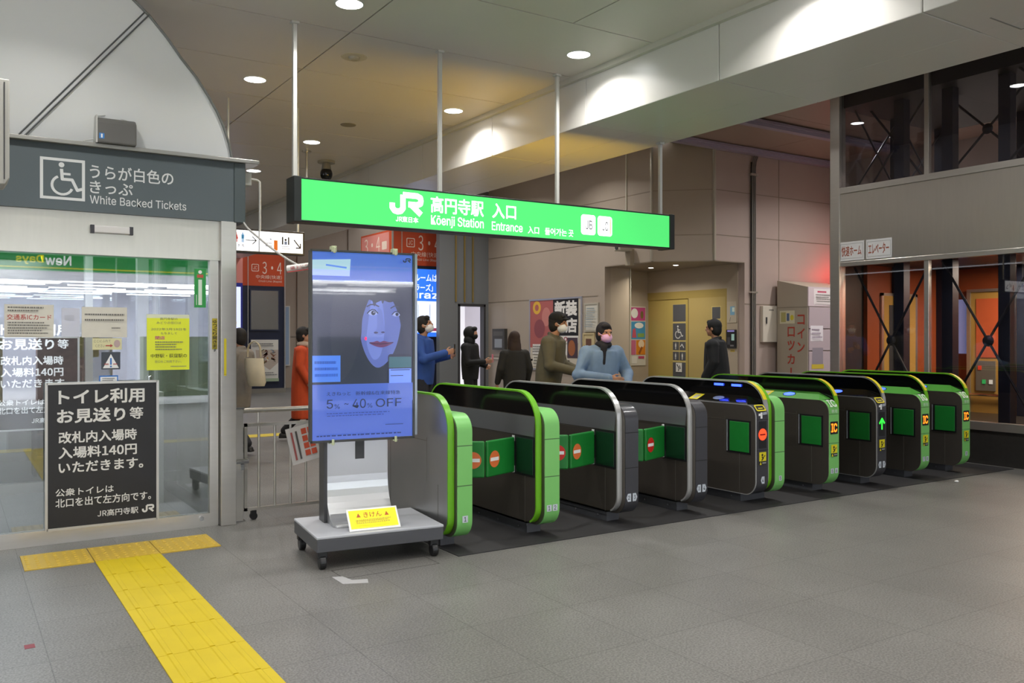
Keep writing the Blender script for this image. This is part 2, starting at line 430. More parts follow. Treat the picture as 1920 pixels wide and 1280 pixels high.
for x, y in ((4.57,3.77), (2.46,3.77), (0.3,3.77), (-1.9,3.77), (0.5,5.8), (-1.2,5.8), (4.57,1.53), (2.46,1.53), (0.3,1.53), (2.46,-.7), (4.57,-.7), (0.3,-.7), (2.46,-3), (4.57,-3), (3.8,15.2), (3.8,17.6), (3.8,20), (1.6,15.2), (1.6,18.5)):
    downlight(x, y, 3.944, .098, 'round ceiling downlight in the hall outside the view', DL_POWER)
for x, y in ((8.2,1.0), (8.2,3.6), (8.2,6.2), (8.2,8.7), (13.6,8.9), (11.6,8.6), (13.7,6.6), (13.7,4.6), (13.9,2.4)):
    downlight(x, y, 4.93, .098, 'round downlight in the high passage ceiling, out of view or mirrored in the lift glass', DL_POWER*(3.0 if x > 13 else 1.8), grp='passage downlights')
for x, y in ((7.6,11.9), (7.6,14.0), (7.6,16.1), (9.4,13.0), (9.4,15.5), (7.4,18.5), (7.0,21)):  # lamps added out of view to brighten the dark inner hall
    downlight(x, y, 4.94, .098, 'added round downlight brightening the gate hall, out of view', DL_POWER*1.4, grp='added inner hall downlights')
struct(box('ceiling_inner', CEIL, 6.14, 10.6, 11.3, 25, 4.95, 5.0))
for k, (x, y) in enumerate(((11.45,12.72), (11.42,12.0))):
    downlight(x, y, 2.841, .05, ['small downlight in the recess soffit, the left of two', 'small downlight in the recess soffit, the right of two'][k], 7, (1,.93,.8), 'recess downlights')
t = thing('smoke_detector', 'round off-white smoke detector plate on the ceiling between the sign poles', 'detector', (2.965, 7.125, 3.944))
MB().loft([((0,0,-.004), .11, .11), ((0,0,0), .115, .115)], 32).build('plate', mat('#c9c2ad', .4), t)
MB().loft([((0,0,-.03), .03, .03), ((0,0,-.02), .045, .045), ((0,0,-.004), .05, .05)], 20).build('sensor_head', mat('#b5ae99', .4), t)
t = thing('ceiling_speaker', 'small round speaker grille in the ceiling behind the green sign', 'speaker', (3.857, 9.441, 3.944))
MB().loft([((0,0,-.006), .085, .085), ((0,0,0), .09, .09)], 28).build('grille', mat('#8d846e', .5), t)
t = thing('dome_camera', 'dark dome security camera hanging from the ceiling above the green sign', 'camera', (4.398, 11.558, 3.944))
MB().loft([((0,0,-.03), .12, .12), ((0,0,0), .12, .12)], 24).build('mount', mat('#a29c8e', .4), t)
MB().loft([((0,0,-.14), .07, .07), ((0,0,-.03), .055, .055)], 24).build('housing', mat('#8c877c', .4), t)
MB().ell((0,0,-.18), (.085,.085,.1), 20, 12).build('dome', mat('#1b1b1d', .1), t, smooth=True)
t = thing('antenna_rod', 'thin steel rod antenna hanging from the ceiling left of the dome camera', 'antenna', (3.94, 11.068, 3.944))
MB().loft([((0,0,-.02), .06, .06), ((0,0,0), .06, .06)], 16).build('mount', STEEL, t)
MB().tube([(0,0,-.02), (0,0,-.45), (0,0,-.5), (0,0,-.75)], [.012,.014,.022,.024], 10).build('rod', STEEL, t)

# ------------------------------------------------------------------ hanging entrance sign
GRN = mat('#2fc653', 0.4, emit=0.80); GRN2 = mat('#37d45c', 0.4, emit=0.95)
def lit_green():
    m = bpy.data.materials.new('lit_green_acrylic'); m.use_nodes = True; nt = m.node_tree; b = nt.nodes['Principled BSDF']
    b.inputs['Base Color'].default_value = lin('#1f9c3c'); b.inputs['Roughness'].default_value = 0.35
    b.inputs['Emission Color'].default_value = lin('#55e676'); b.inputs['Emission Strength'].default_value = 0.85
    return m
LG = lit_green()
t = thing('entrance_sign', 'long green illuminated station entrance sign hanging above the ticket gates', 'sign', (4.185, 6.5, 2.56))
hs = MB(); hs.box(-1.955, 1.955, -.0, .16, -.172, -.158); hs.box(-1.955, 1.955, 0, .16, .158, .172)
hs.box(-1.975, -1.915, -.012, .172, -.176, .176); hs.box(1.915, 1.975, -.012, .172, -.176, .176); hs.box(-1.915, 1.915, .06, .10, -.158, .158)
hs.build('housing', mat('#2d302e', .4, .3), t, .004)
fp = MB().box(-1.915, 1.915, .004, .03, -.158, .158).build('front_panel', LG, t)
MB().box(-1.915, -.6, .13, .156, -.158, .158).build('back_cover', mat('#8c8f8d', .4, .3), t)
MB().box(-.6, 1.915, .13, .156, -.158, .158).build('back_panel', mat('#f0c020', .4, emit=11), t)
WL = mat('#ffffff', 0.4, emit=1.25); fr = Fr((-4.185, .004, -2.56), (1,0,0))
items = jr(3.03, 2.507, .285, .175, WL, .17) + [('t', 'JR東日本', 3.07, 3.275, 2.445, 2.492, WL, .02),
   ('t', '高円寺駅', 3.393, 3.912, 2.545, 2.683, WL, .022), ('t', '入口', 4.0, 4.25, 2.545, 2.675, WL, .022),
   ('t', 'Kōenji Station', 3.395, 3.912, 2.425, 2.525, WL, .012), ('t', 'Entrance', 3.995, 4.32, 2.437, 2.513, WL, .012),
   ('t', '入口', 4.377, 4.50, 2.432, 2.498, WL, .01), ('t', '들어가는 곳', 4.565, 4.89, 2.432, 2.498, WL, .01)]
def rrect(x0, x1, z0, z1, r):
    out = []
    for cx, cz, a0 in ((x1-r, z1-r, 0), (x0+r, z1-r, 90), (x0+r, z0+r, 180), (x1-r, z0+r, 270)):
        for a in range(0, 91, 18): out.append((cx+r*math.cos(math.radians(a0+a)), cz+r*math.sin(math.radians(a0+a))))
    return out
items += [('p', rrect(4.98, 5.153, 2.463, 2.652, .03), WL), ('p', rrect(5.178, 5.356, 2.463, 2.652, .03), WL),
   ('l', [(5.20,2.485), (5.20,2.63)], .008, mat('#f0a040', .4, emit=.8)), ('l', [(5.334,2.485), (5.334,2.63)], .008, mat('#f0a040', .4, emit=.8)),
   ('t', 'JB', 5.035, 5.115, 2.515, 2.60, BLACK, .0), ('t', 'JC', 5.235, 5.305, 2.515, 2.60, BLACK, .0)]
nl = len(jr(0, 0, 1, 1, WL))
graphic('logo', t, fr, items[:nl+1])
for q in items[nl+1:nl+7]: graphic('lettering', t, fr, [q])
graphic('line_symbol', t, fr, [items[nl+7], items[-2]]); graphic('line_symbol', t, fr, items[nl+8:nl+11]+[items[-1]])
pm = mat('#d5d4cc', .35, .2)
for x, z1 in ((2.242,3.944), (3.515,3.944), (4.752,3.944), (6.04,3.465)):
    p = MB(); p.box(x-4.185-.016, x-4.185+.016, .055, .087, .172, z1-2.56-.02); p.box(x-4.185-.03, x-4.185+.03, .04, .10, z1-2.56-.02, z1-2.56)
    p.build('pole', pm, t, .003)

# wayfinding sign behind
t = thing('wayfinding_sign', 'small white illuminated sign with toilet symbols and arrows, beside the booth', 'sign', (2.72, 9.0, 2.49))
MB().box(-.46, .46, 0, .1, -.125, .125).build('housing', mat('#22232a', .4), t, .004)
WS = mat('#eef0f6', .4, emit=.95); ink = BLACK
MB().box(-.44, .44, -.004, .0, -.105, .105).build('front_panel', WS, t)
fr = Fr((0,-.004,0), (1,0,0)); rd = mat('#c93a3a', .5); bl = mat('#3f8fc9', .5); og = mat('#ee7a22', .5)
def figure(x, z, hgt, m, dress=False):
    q = hgt
    o = [('e', x, z+.92*q, .07*q, .07*q, m)]
    if dress: o.append(('p', [(x-.2*q,z+.32*q), (x+.2*q,z+.32*q), (x+.07*q,z+.82*q), (x-.07*q,z+.82*q)], m))
    else: o.append(('r', x-.14*q, x+.14*q, z+.38*q, z+.82*q, m))
    return o + [('r', x-.10*q, x-.02*q, z, z+.4*q, m), ('r', x+.02*q, x+.10*q, z, z+.4*q, m)]
it = figure(-.262, -.02, .1, rd, True) + [('r', -.231, -.228, -.02, .09, ink)] + figure(-.197, -.02, .1, bl)
it += [('t', 'お手洗', -.29, -.18, -.07, -.035, ink, .005), ('l', [(-.17,.005), (-.06,.005)], .008, ink), ('l', [(-.10,.045), (-.058,.005), (-.10,-.035)], .008, ink),
   ('r', -.033, -.025, -.105, .105, ink), ('t', '1-4', .04, .10, .02, .06, mat('#b9b9bd', .5)), ('r', .125, .165, -.085, .02, og), ('r', .21, .29, -.02, .06, ink),
   ('r', .225, .275, -.02, .06, WS), ('e', .25, .03, .012, .012, ink), ('r', .236, .264, -.02, .015, mat('#7f8fb0', .5)),
   ('l', [(.34,.035), (.41,-.05)], .012, ink), ('l', [(.41,.0), (.41,-.05), (.36,-.05)], .012, ink)]
it += lines(.03, .11, -.06, .0, 2, mat('#9a9aa0', .5)) + lines(.2, .3, -.075, -.035, 2, mat('#9a9aa0', .5))
graphic('symbols', t, fr, it)
for x in (-.33, .405): MB().tube([(x,.05,.125), (x,.05,1.454)], .012, 10).build('hanging_rod', pm, t)

# ------------------------------------------------------------------ ticket gates
def arc(cx, cz, r, a0, a1, n=8): return [(cx+r*math.cos(math.radians(a0+(a1-a0)*i/n)), cz+r*math.sin(math.radians(a0+(a1-a0)*i/n))) for i in range(n+1)]
GL = 1.74
def fin_profile(inset=0.0, z0=.085, ztop=1.085, y0=0.0, y1=GL, rt=.26, rb=.14):
    i = inset
    return (arc(y0+rb, z0+rb, rb-i, 180, 270) + arc(y1-rb, z0+rb, rb-i, 270, 360) + arc(y1-rt, ztop-rt, rt-i, 0, 90) + arc(y0+rt, ztop-rt, rt-i, 90, 180))
G_RIM = mat('#6cb41e', .35); G_FACE = mat('#7cc46a', .40); G_TOP = mat('#4f9c3a', .4); D_FACE = mat('#3b3b40', .38, coat=.2); S_RIM = mat('#cfcfcd', .28, .6)
FLAP = mat('#157a2c', .45, noise=.08, nscale=9); FLAPD = mat('#12331f', .25); REDC = mat('#d0261c', .45); ORGC = mat('#e0733c', .45)
PLINTH = mat('#55565a', .45, .3); YEL = mat('#e2d21e', .45); BLUE = mat('#2b44ff', .4, emit=5.0); LEDO = mat('#ff7a18', .4, emit=2.2); LEDR = mat('#ff3a1a', .4, emit=2.0); LEDG = mat('#2cff3a', .4, emit=1.6)
SIDEM = mat('#6e6760', .40, .75, noise=.10, nscale=2.5); STRIP = mat('#a5a7ac', .34, .8); GSIDE = mat('#b4b4b4', .32, .8, noise=.08, nscale=2.5); CONS = mat('#6e6861', .40, .75, noise=.08, nscale=3)
def clip_top(poly, z):
    out = []
    for (a, b), (c, d) in zip(poly, poly[1:]+poly[:1]):
        if b >= z: out.append((a, b))
        if (b-z)*(d-z) < 0:
            t = (z-b)/(d-b); out.append((a+(c-a)*t, z))
    return out
def clip_bot(poly, z): return [(a, -b) for a, b in clip_top([(a, -b) for a, b in poly], -z)]
def fin(t, x0, x1, rim, screen=True, sidem=SIDEM, z_s=.90):
    pr = fin_profile(.012)
    if screen:
        f = MB(); f.prism(clip_bot(pr, z_s), 'x', x0+.004, x1-.004); f.build('side_panel', sidem, t)
        s = MB(); s.prism(clip_top(pr, z_s), 'x', x0+.006, x1-.006); s.build('smoked_screen', SMOKE_SOLID, t)
    else:
        MB().prism(pr, 'x', x0+.004, x1-.004).build('side_panel', sidem, t)
    op = lambda P: P[13:36]+P[0:7]
    MB().strip(op(fin_profile(.013)), op(fin_profile(0)), 'x', x0, x1, closed=False).build('rim', rim, t, smooth=True)
def console_profile(y0=-.035, y1=GL+.03, ztop=.95, r=.13, rb=.13, z0=.075):
    return (arc(y0+rb, z0+rb, rb, 180, 270) + arc(y1-rb, z0+rb, rb, 270, 360) + arc(y1-r, ztop-r, r, 0, 90) + arc(y0+r, ztop-r, r, 90, 180))
def console(t, x0, x1, face, ztop=.95, body=CONS, r=.13):
    pr = console_profile(ztop=ztop, r=r)
    MB().prism([(a, b) for a, b in console_profile(y0=-.030, y1=GL+.025, ztop=ztop-.004, r=r)], 'x', x0, x1).build('console_body', body, t)
    band = MB(); band.strip(console_profile(y0=-.012, y1=GL+.007, ztop=ztop-.022, r=max(.02, r-.02), rb=.11, z0=.097), pr, 'x', x0+.004, x1+.002)
    band.build('console_face', face, t, smooth=True)
    s = MB()
    for z in (.45, .73): s.box(x0+.002, x1+.003, -.0362, -.03, z-.003, z+.003)
    s.build('seam', mat('#4f6f45' if face in (G_FACE,) else '#1e1e20', .6), t)
def plinth(t, w):
    p = MB(); p.box(.03, w-.03, .17, GL-.17, 0, .075); p.box(.022, w-.022, .165, GL-.165, .055, .075)
    for k in range(5): p.ell((.026, .28+k*.3, .035), (.006, .008, .008), 8, 5)
    p.build('plinth', PLINTH, t)
def flap(t, xh, xe, y, red, dirn):
    # padded flap swung out from its hinge xh to the free edge xe, which comes forward
    ye = y-.13; a = Vector((xh, y, 0)); b = Vector((xe, ye, 0)); d = (b-a).normalized(); L = (b-a).length
    nn = Vector((-d.y, d.x, 0)); nn = nn if nn.y < 0 else -nn
    pts = [(a.x+d.x*q+nn.x*r_, a.y+d.y*q+nn.y*r_) for q, r_ in ((.008,.014), (L,.014), (L,-.014), (.008,-.014))]
    o = MB().prism(pts, 'z', .455, .725).build('flap', FLAP, t, .012, seg=3)
    if red is not None:
        right = d if d.x > 0 else -d
        fr = Fr((b.x-d.x*.085+nn.x*.0145, b.y-d.y*.085+nn.y*.0145, 0), right)
        graphic('no_entry_mark', o, fr, [('e', 0, .585, .062, .062, red), ('r', -.05, .05, .572, .598, WHITE)])
    MB().tube([(xh, y+.01, .45), (xh, y+.01, .50)], .011, 8).tube([(xh, y+.01, .69), (xh, y+.01, .735)], .011, 8).build('hinge_pin', WHITE, t)
def pocket(t, x, y0=.04, y1=.27, deep=FLAPD, raised=False):
    # recess in the left side that takes the flap
    p = MB(); p.box(x-.004, x+.004, y0-.015, y1+.04, .44, .74); p.build('flap_recess', BLACK, t)
    f = MB(); f.box(x-.009, x-.003, y0, y1, .455, .725); f.build('flap', deep, t, .004)
    MB().tube([(x-.008, y1+.03, .45), (x-.008, y1+.03, .735)], .006, 8).build('hinge_bar', STRIP if raised else PLINTH, t)
def side_lines(t, x):
    s = MB()
    s.box(x-.0015, x+.002, .155, .16, .09, .44); s.box(x-.0015, x+.002, .33, .334, .44, .76); s.box(x-.0015, x+.002, .33, GL-.1, .735, .739); s.box(x-.0015, x+.002, .95, .954, .09, .735)
    s.build('panel_joint', mat('#8c8880', .4, .8), t)
def num_tags(t, pts, arrow, z=.215):
    it = []
    for x, ch, dr in pts:
        m = mat('#c4cbd2', .4)
        if arrow: it.append(('p', [(x-.022,z-.032), (x+.012,z-.032), (x+.026,z), (x+.012,z+.032), (x-.022,z+.032)] if dr > 0 else [(x+.022,z-.032), (x-.012,z-.032), (x-.026,z), (x-.012,z+.032), (x+.022,z+.032)], m))
        else: it.append(('r', x-.022, x+.022, z-.024, z+.024, m))
        it.append(('t', ch, x-.009, x+.009, z-.016, z+.016, BLACK, .01))
    graphic('number_tag', t, front(0, -.036, 0), it)
GX = [2.915, 3.66, 4.44, 5.21, 6.00, 7.00, 7.75, 8.50, 9.27]
GL_LAB = ['ticket gate half hidden by the tall display, green front tagged 1, first from the left', 'bright green ticket gate tagged 1 2 with open pocket, second from the display',
   'dark grey ticket gate with chrome rim tagged 2 3, beside the green gate', 'dark grey ticket gate with chrome rim tagged 3 4, below the sign end',
   'wide double ticket gate, dark half with red no-entry light and green half', 'green IC ticket gate right of the double gate, tagged 5 6',
   'black ticket gate with lit green arrow', 'green IC ticket gate between the arrow gate and the last gate', 'last green IC ticket gate, next to the glass lift shaft']
gates = []
for i, gx in enumerate(GX):
    t = thing('ticket_gate', GL_LAB[i], 'ticket gate', (gx, 5.325, 0.006), 0, 'row of automatic ticket gates'); gates.append(t)
    if i < 4:
        green = i < 2; w = .172 if i == 0 else .186
        fin(t, 0, .048, G_RIM if green else S_RIM, screen=(i > 0), sidem=GSIDE if i == 0 else SIDEM, z_s=.90)
        if i == 0: side_lines(t, .004)
        console(t, .050, w, G_FACE if green else D_FACE)
        plinth(t, w)
        if i > 0:
            MB().prism([(.04,.745), (GL-.04,.745), (GL-.04,.895), (.02,.895)], 'x', -.001, .004).build('steel_strip', STRIP, t)
            side_lines(t, .004); pocket(t, .003)
            g_ = (GX[i]-GX[i-1]-(.172 if i == 1 else .186))/2; flap(t, -.012, -g_*1.22+.006, .285, ORGC if i < 3 else REDC, -1)
        if i < 3: flap(t, w+.012, w+(GX[i+1]-GX[i]-w)*.39-.006, .285, [ORGC, REDC, None][i], 1)
        num_tags(t, [(.115, '1', 0)] if i == 0 else [(.092, '1', 0), (.145, '2', 0)] if i == 1 else [(.088, '23'[i-2], -1), (.147, '34'[i-2], 1)], not green)
    else:
        dark = i in (4, 6); cw = .155; w = .205
        face = D_FACE if dark else G_FACE
        # low console on the left, tall fin on the right
        zt = .885
        pr_y = console_profile(ztop=zt, r=.11)
        MB().prism(console_profile(y0=-.030, y1=GL+.025, ztop=zt-.003, r=.11), 'x', 0, cw).build('console_body', CONS, t)
        MB().strip(console_profile(y0=-.012, y1=GL+.007, ztop=zt-.022, r=.09, rb=.11, z0=.097), pr_y, 'x', .006, cw+.002).build('console_face', face, t, smooth=True)
        MB().strip(console_profile(y0=-.028, y1=GL+.023, ztop=zt-.005, r=.105, rb=.125, z0=.081), console_profile(y0=-.036, y1=GL+.031, ztop=zt+.001, r=.111), 'x', -.002, .006).build('edge_trim', S_RIM if dark else CONS, t, smooth=True)
        # sloping reader deck between console and fin
        dk = MB()
        yA, yB = .07, GL-.07
        dk.add([(.004,yA,zt-.002), (cw,yA-.02,zt+.01), (cw,yA+.12,zt+.065), (.004,yA+.12,zt), (.004,yB,zt), (cw,yB,zt+.065), (cw,yB,zt-.01), (.004,yB,zt-.01)],
               [(0,1,2,3), (3,2,5,4), (4,5,6,7), (1,6,5,2)])
        dk.build('reader_deck', SMOKE_SOLID if dark else G_TOP, t)
        nrm = Vector((-.065, 0, cw-.004)).normalized(); uu = Vector((cw-.004, 0, .065)).normalized()
        fd = Fr((.004, yA+.12, zt), uu, (0,1,0))
        L = math.hypot(cw-.004, .065)
        rd_items = [('e', L*.52, .30, .042, .075, mat('#0d0d10', .2)), ('e', L*.52, .30, .036, .066, BLUE if i != 4 else mat('#7a86a8', .3))]
        rd_items += [('p', [(.02,.52), (L-.03,.52), (L-.03,.64), (.02,.64)], YEL), ('r', .04, L-.05, .55, .61, mat('#b6b2a0', .5))]
        graphic('card_reader', t, fd, rd_items)
        fin(t, cw+.004, w, G_RIM if not dark else S_RIM, True, SIDEM, .80)
        # light strips on the fin above the reader
        if i == 4: graphic('indicator_light', t, side(cw+.008, 0, 0), [('r', -.62, -.50, 1.03, 1.052, BLUE), ('r', -.40, -.28, 1.03, 1.052, BLUE)], off=.006)
        yr = MB(); pf = fin_profile(-.002)[27:36]
        yr.strip([(a, b) for a, b in fin_profile(.004)[28:34]], [(a, b) for a, b in fin_profile(-.002)[28:34]], 'x', cw+.004, w+.0, closed=False)
        yr.build('warning_band', YEL, t)
        plinth(t, w if i != 4 else .375)
        pocket(t, -.001, deep=FLAP, raised=True); side_lines(t, -.001)
        fr = front(0, -.036, 0); it = []
        xm = cw/2+.005
        if dark:
            it += [('r', xm-.05, xm+.05, .50, .74, BLACK)]
            if i == 4: it += [('e', xm, .622, .052, .052, LEDR), ('r', xm-.036, xm+.036, .614, .628, mat('#7a1408', .4))]
            else: it += [('l', [(xm,.565), (xm,.655)], .02, LEDG), ('l', [(xm-.042,.625), (xm,.672), (xm+.042,.625)], .02, LEDG)]
        else:
            it += [('r', xm-.055, xm+.055, .565, .685, BLACK), ('t', 'IC', xm-.044, xm+.044, .583, .667, LEDO, .03)]
        it += [('r', xm-.045, xm+.045, .385, .465, YEL), ('e', xm-.005, .44, .011, .011, BLACK), ('l', [(xm-.012,.425), (xm+.006,.41), (xm-.014,.392)], .012, BLACK), ('l', [(xm+.006,.415), (xm+.03,.436)], .008, BLACK),
               ('r', xm-.045, xm+.045, .352, .383, mat('#2a2a22', .5)), ('p', [(xm-.042,.354), (xm-.016,.354), (xm-.029,.38)], YEL), ('r', xm-.008, xm+.04, .362, .375, mat('#8f8f8a', .5))]
        led = graphic('front_markings', t, fr, it)
        # markings on the curved shoulder
        cs = Fr((0, -.035+.11*(1-math.cos(math.radians(40))), zt-.11+.11*math.sin(math.radians(40))), (1,0,0), (0, math.sin(math.radians(40)), math.cos(math.radians(40))))
        if dark:
            graphic('ticket_slot', t, cs, [('p', rrect(xm-.062, xm+.062, -.025, .045, .015), YEL), ('p', rrect(xm-.048, xm+.048, -.012, .033, .01), BLACK), ('r', xm-.03, xm+.03, .0, .01, YEL)], off=.007)
            graphic('hand_symbol', t, fr, [('r', xm-.03, xm-.005, .765, .82, WHITE), ('r', xm-.055, xm-.03, .79, .81, WHITE), ('p', [(xm,.795), (xm+.055,.80), (xm+.05,.825), (xm,.82)], mat('#a8adb6', .4))], off=.004)
        else:
            graphic('ic_marking', t, cs, [('t', 'IC', xm-.055, xm+.055, -.035, .05, mat('#dfe9dc', .5), .03)], off=.009)
            graphic('use_marking', t, fr, [('t', '専用', xm-.04, xm+.045, .765, .80, mat('#cfe3c8', .5), .01)], off=.002)
        seam = MB()
        for z in (.48, .755): seam.box(.006, cw+.003, -.0366, -.03, z-.002, z+.002)
        seam.build('seam', mat('#4f6f45' if not dark else '#141416', .6), t)
        if i == 4:
            num_tags(t, [(.085, '4', -1)], True)
            fin(t, .207, .245, G_RIM, True, SIDEM, .90)
            console(t, .247, .375, G_FACE)
            graphic('number_tag', t, front(0, -.036, 0), [('r', .30, .335, .19, .235, mat('#c4cbd2', .4)), ('t', '5', .309, .326, .197, .228, BLACK, .01)])
        else:
            num_tags(t, {5: [(.055,'5',0), (.115,'6',0)], 6: [(.05,'6',-1), (.115,'7',1)], 7: [(.055,'7',0), (.115,'8',0)], 8: [(.085,'8',0)]}[i], dark)

# ------------------------------------------------------------------ tall digital display on its trolley
t = thing('digital_display', 'tall blue digital advertising display on a wheeled stand before the gates', 'display', (2.437, 5.616, 0), math.radians(-6.5))
MB().box(-.4345, .4345, -.33, .33, .115, .198).build('base', mat('#4b4c50', .45), t, .004)
MB().box(-.4365, .4365, -.332, .332, .198, .217).build('base_top', mat('#b4b6bb', .38), t, .006, seg=3)
for x, y in ((-.39,-.285), (.38,-.285), (-.39,.285), (.38,.285)):
    c = thing('caster', None, None, (x, y, 0)); c.parent = t
    MB().tube([(-.022,0,.045), (.022,0,.045)], .045, 20).build('wheel', mat('#1b1b1c', .4), c, .008)
    MB().box(-.03, .03, -.02, .03, .07, .115).tube([(0,.0,.085), (0,.0,.115)], .02, 10).build('fork', BLACK, c, .004)
xa, xb = -.265, .185
prof = [(.20,.217), (-.115,.217)] + [(-.115+.23*math.cos(math.radians(b)), .53-.305*math.sin(math.radians(b))) for b in range(90, -1, -9)] + [(.115,1.0), (.20,1.0)]
MB().prism(prof, 'x', xa, xb).build('column', mat('#c3c4c6', .30, .75), t, .003)
MB().box(xa-.022, xa, .07, .21, .217, 1.2).build('column_edge', mat('#3a3a3c', .4), t)
MB().box(-.055, .01, .1105, .116, .64, .80).build('cable_slot', mat('#3f4043', .5), t)
MB().box(xa+.01, xb-.01, -.135, -.1, .217, .235).build('foot_bar', mat('#dcdcdc', .35, .4), t, .006)
X0, X1, Z0, Z1 = -.382, .362, .775, 2.095
MB().box(X0, X1, .068, .135, Z0, Z1).build('screen_body', mat('#26272a', .4), t, .004)
MB().box(X0-.004, X0+.010, .055, .07, Z0-.004, Z1+.004).box(X1-.010, X1+.004, .055, .07, Z0-.004, Z1+.004).box(X0, X1, .055, .07, Z1-.008, Z1+.004).box(X0, X1, .055, .07, Z0-.004, Z0+.012).build('bezel', mat('#4a4a48', .35, .6), t)
MB().box(X1+.004, X1+.022, .05, .14, Z0+.02, Z1).build('clear_edge', mat('#9aa3ad', .1, .2), t)
# picture on the screen
B_ = lambda h, e=.62: mat(h, .12, emit=e, spec=.5)
bgB = B_('#4a66c4'); dk_ = B_('#2b2f45', .6); skin1 = B_('#5d6cb4'); skin2 = B_('#6f80cc'); skin3 = B_('#4d5aa2'); hair = B_('#33354a', .5); lip = B_('#6a3a66'); inkB = B_('#232c48', .4)
fr = Fr((X0+.01, .068, Z0+.01), (1,0,0)); SW, SH = .725, 1.30
u = lambda a: a*SW
v = lambda b: b*SH
it = [('r', 0, SW, 0, SH, bgB), ('r', 0, SW, v(.295), v(.845), dk_)]
UV = lambda P: [(u(a), v(b)) for a, b in P]
it += [('p', soft(UV([(.46,.80), (.44,.70), (.455,.60), (.49,.50), (.55,.425), (.62,.385), (.69,.39), (.78,.44), (.85,.53), (.885,.66), (.86,.80), (.66,.845)])), skin1),
   ('p', soft(UV([(.60,.80), (.57,.72), (.545,.62), (.53,.53), (.56,.46), (.61,.425), (.67,.45), (.705,.54), (.71,.64), (.68,.75)])), skin2),
   ('p', soft(UV([(.64,.70), (.685,.69), (.705,.62), (.715,.585), (.69,.562), (.63,.56), (.605,.575), (.635,.60)])), B_('#6676c0')),
   ('e', u(.625), v(.572), .016, .007, B_('#3d3a66')), ('e', u(.695), v(.574), .014, .006, B_('#3d3a66'))]
it += [('p', soft(UV([(.64,.843), (.60,.80), (.545,.74), (.49,.65), (.475,.55), (.43,.45), (.36,.36), (.27,.32), (.20,.42), (.18,.60), (.22,.78), (.36,.842)])), hair),
   ('p', soft(UV([(.63,.843), (.70,.80), (.79,.75), (.86,.66), (.90,.55), (.96,.48), (.985,.60), (.985,.78), (.90,.84)])), hair),
   ('p', soft(UV([(.60,.84), (.585,.77), (.605,.715), (.635,.745), (.65,.79), (.66,.84)])), B_('#40456a', .5)), ('p', soft(UV([(.68,.84), (.675,.77), (.69,.73), (.715,.76), (.74,.83)])), B_('#3c4062', .5))]
it += [('p', soft(UV([(.42,.843), (.44,.77), (.50,.738), (.56,.75), (.62,.735), (.69,.748), (.76,.738), (.83,.745), (.90,.73), (.93,.843)])), hair)]
it += [('p', soft(UV([(.545,.676), (.575,.692), (.605,.692), (.638,.674), (.605,.666), (.57,.667)])), B_('#9aa6d8')), ('e', u(.597), v(.679), .016, .016, inkB), ('e', u(.603), v(.683), .004, .004, B_('#c8d0f0')),
   ('l', UV([(.535,.675), (.56,.690), (.585,.697), (.61,.696), (.645,.676)]), .007, inkB), ('l', UV([(.53,.712), (.57,.724), (.61,.725), (.655,.713)]), .009, B_('#3c3f60', .5)),
   ('p', soft(UV([(.79,.67), (.82,.684), (.85,.682), (.868,.668), (.84,.661), (.81,.662)])), B_('#9aa6d8')), ('e', u(.838), v(.673), .012, .013, inkB), ('l', UV([(.785,.67), (.81,.685), (.84,.690), (.872,.674)]), .006, inkB), ('l', UV([(.77,.705), (.81,.718), (.86,.712)]), .008, B_('#3c3f60', .5))]
it += [('p', soft(UV([(.555,.517), (.60,.522), (.635,.527), (.665,.521), (.70,.527), (.75,.521), (.80,.519), (.75,.502), (.68,.492), (.61,.50)])), lip), ('l', UV([(.555,.517), (.61,.512), (.67,.511), (.74,.513), (.80,.519)]), .005, B_('#3a2548', .4))]
it += [('p', rrect(u(.745), u(.99), v(.25), v(.455), .02), B_('#22263c', .5)), ('r', u(.755), u(.985), v(.38), v(.44), B_('#2f5f6a')), ('r', u(.755), u(.985), v(.296), v(.375), B_('#6a8ae8', .8)),
   ('r', u(.77), u(.97), v(.366), v(.370), inkB), ('r', u(.77), u(.9), v(.335), v(.339), inkB), ('r', 0, SW, v(.20), v(.297), bgB)]
it += [('p', [(0,v(.875)), (u(.36),v(.882)), (u(.37),v(.965)), (0,v(.955))], B_('#98b8c8', .8)), ('r', 0, u(.36), v(.873), v(.905), B_('#93a6e8', .9)), ('l', [(u(.13),v(.93)), (u(.33),v(.918))], .012, B_('#4a78d8', .7)),
   ('r', 0, u(.27), v(.31), v(.45), B_('#4878d8', .8))]
it += lines(u(.02), u(.24), v(.33), v(.43), 3, B_('#2f52a8', .6))
it += [('t', 'えきねっと', u(.13), u(.36), v(.238), v(.258), inkB), ('t', '新幹線&在来線特急', u(.41), u(.86), v(.236), v(.258), inkB),
   ('t', '5', u(.13), u(.19), v(.17), v(.217), inkB), ('t', '%', u(.205), u(.255), v(.168), v(.192), inkB), ('t', '~', u(.30), u(.34), v(.188), v(.196), inkB), ('t', '40', u(.38), u(.51), v(.168), v(.217), inkB), ('t', '%', u(.525), u(.575), v(.168), v(.192), inkB), ('t', 'OFF', u(.61), u(.87), v(.17), v(.215), inkB)]
it += lines(u(.13), u(.86), v(.125), v(.15), 2, B_('#2e4088', .5), .35) + lines(u(.03), u(.92), v(.02), v(.035), 1, B_('#26346a', .5)) + lines(u(.7), u(.95), v(.07), v(.08), 1, B_('#26346a', .5))
it += jr(u(.88), v(.955), .055, .03, inkB, .16) + [('e', u(.50), v(.54), .008, .012, B_('#ff2a5a', 1.2))]
sc_ = graphic('screen_picture', t, fr, it, off=.001, step=.0003)
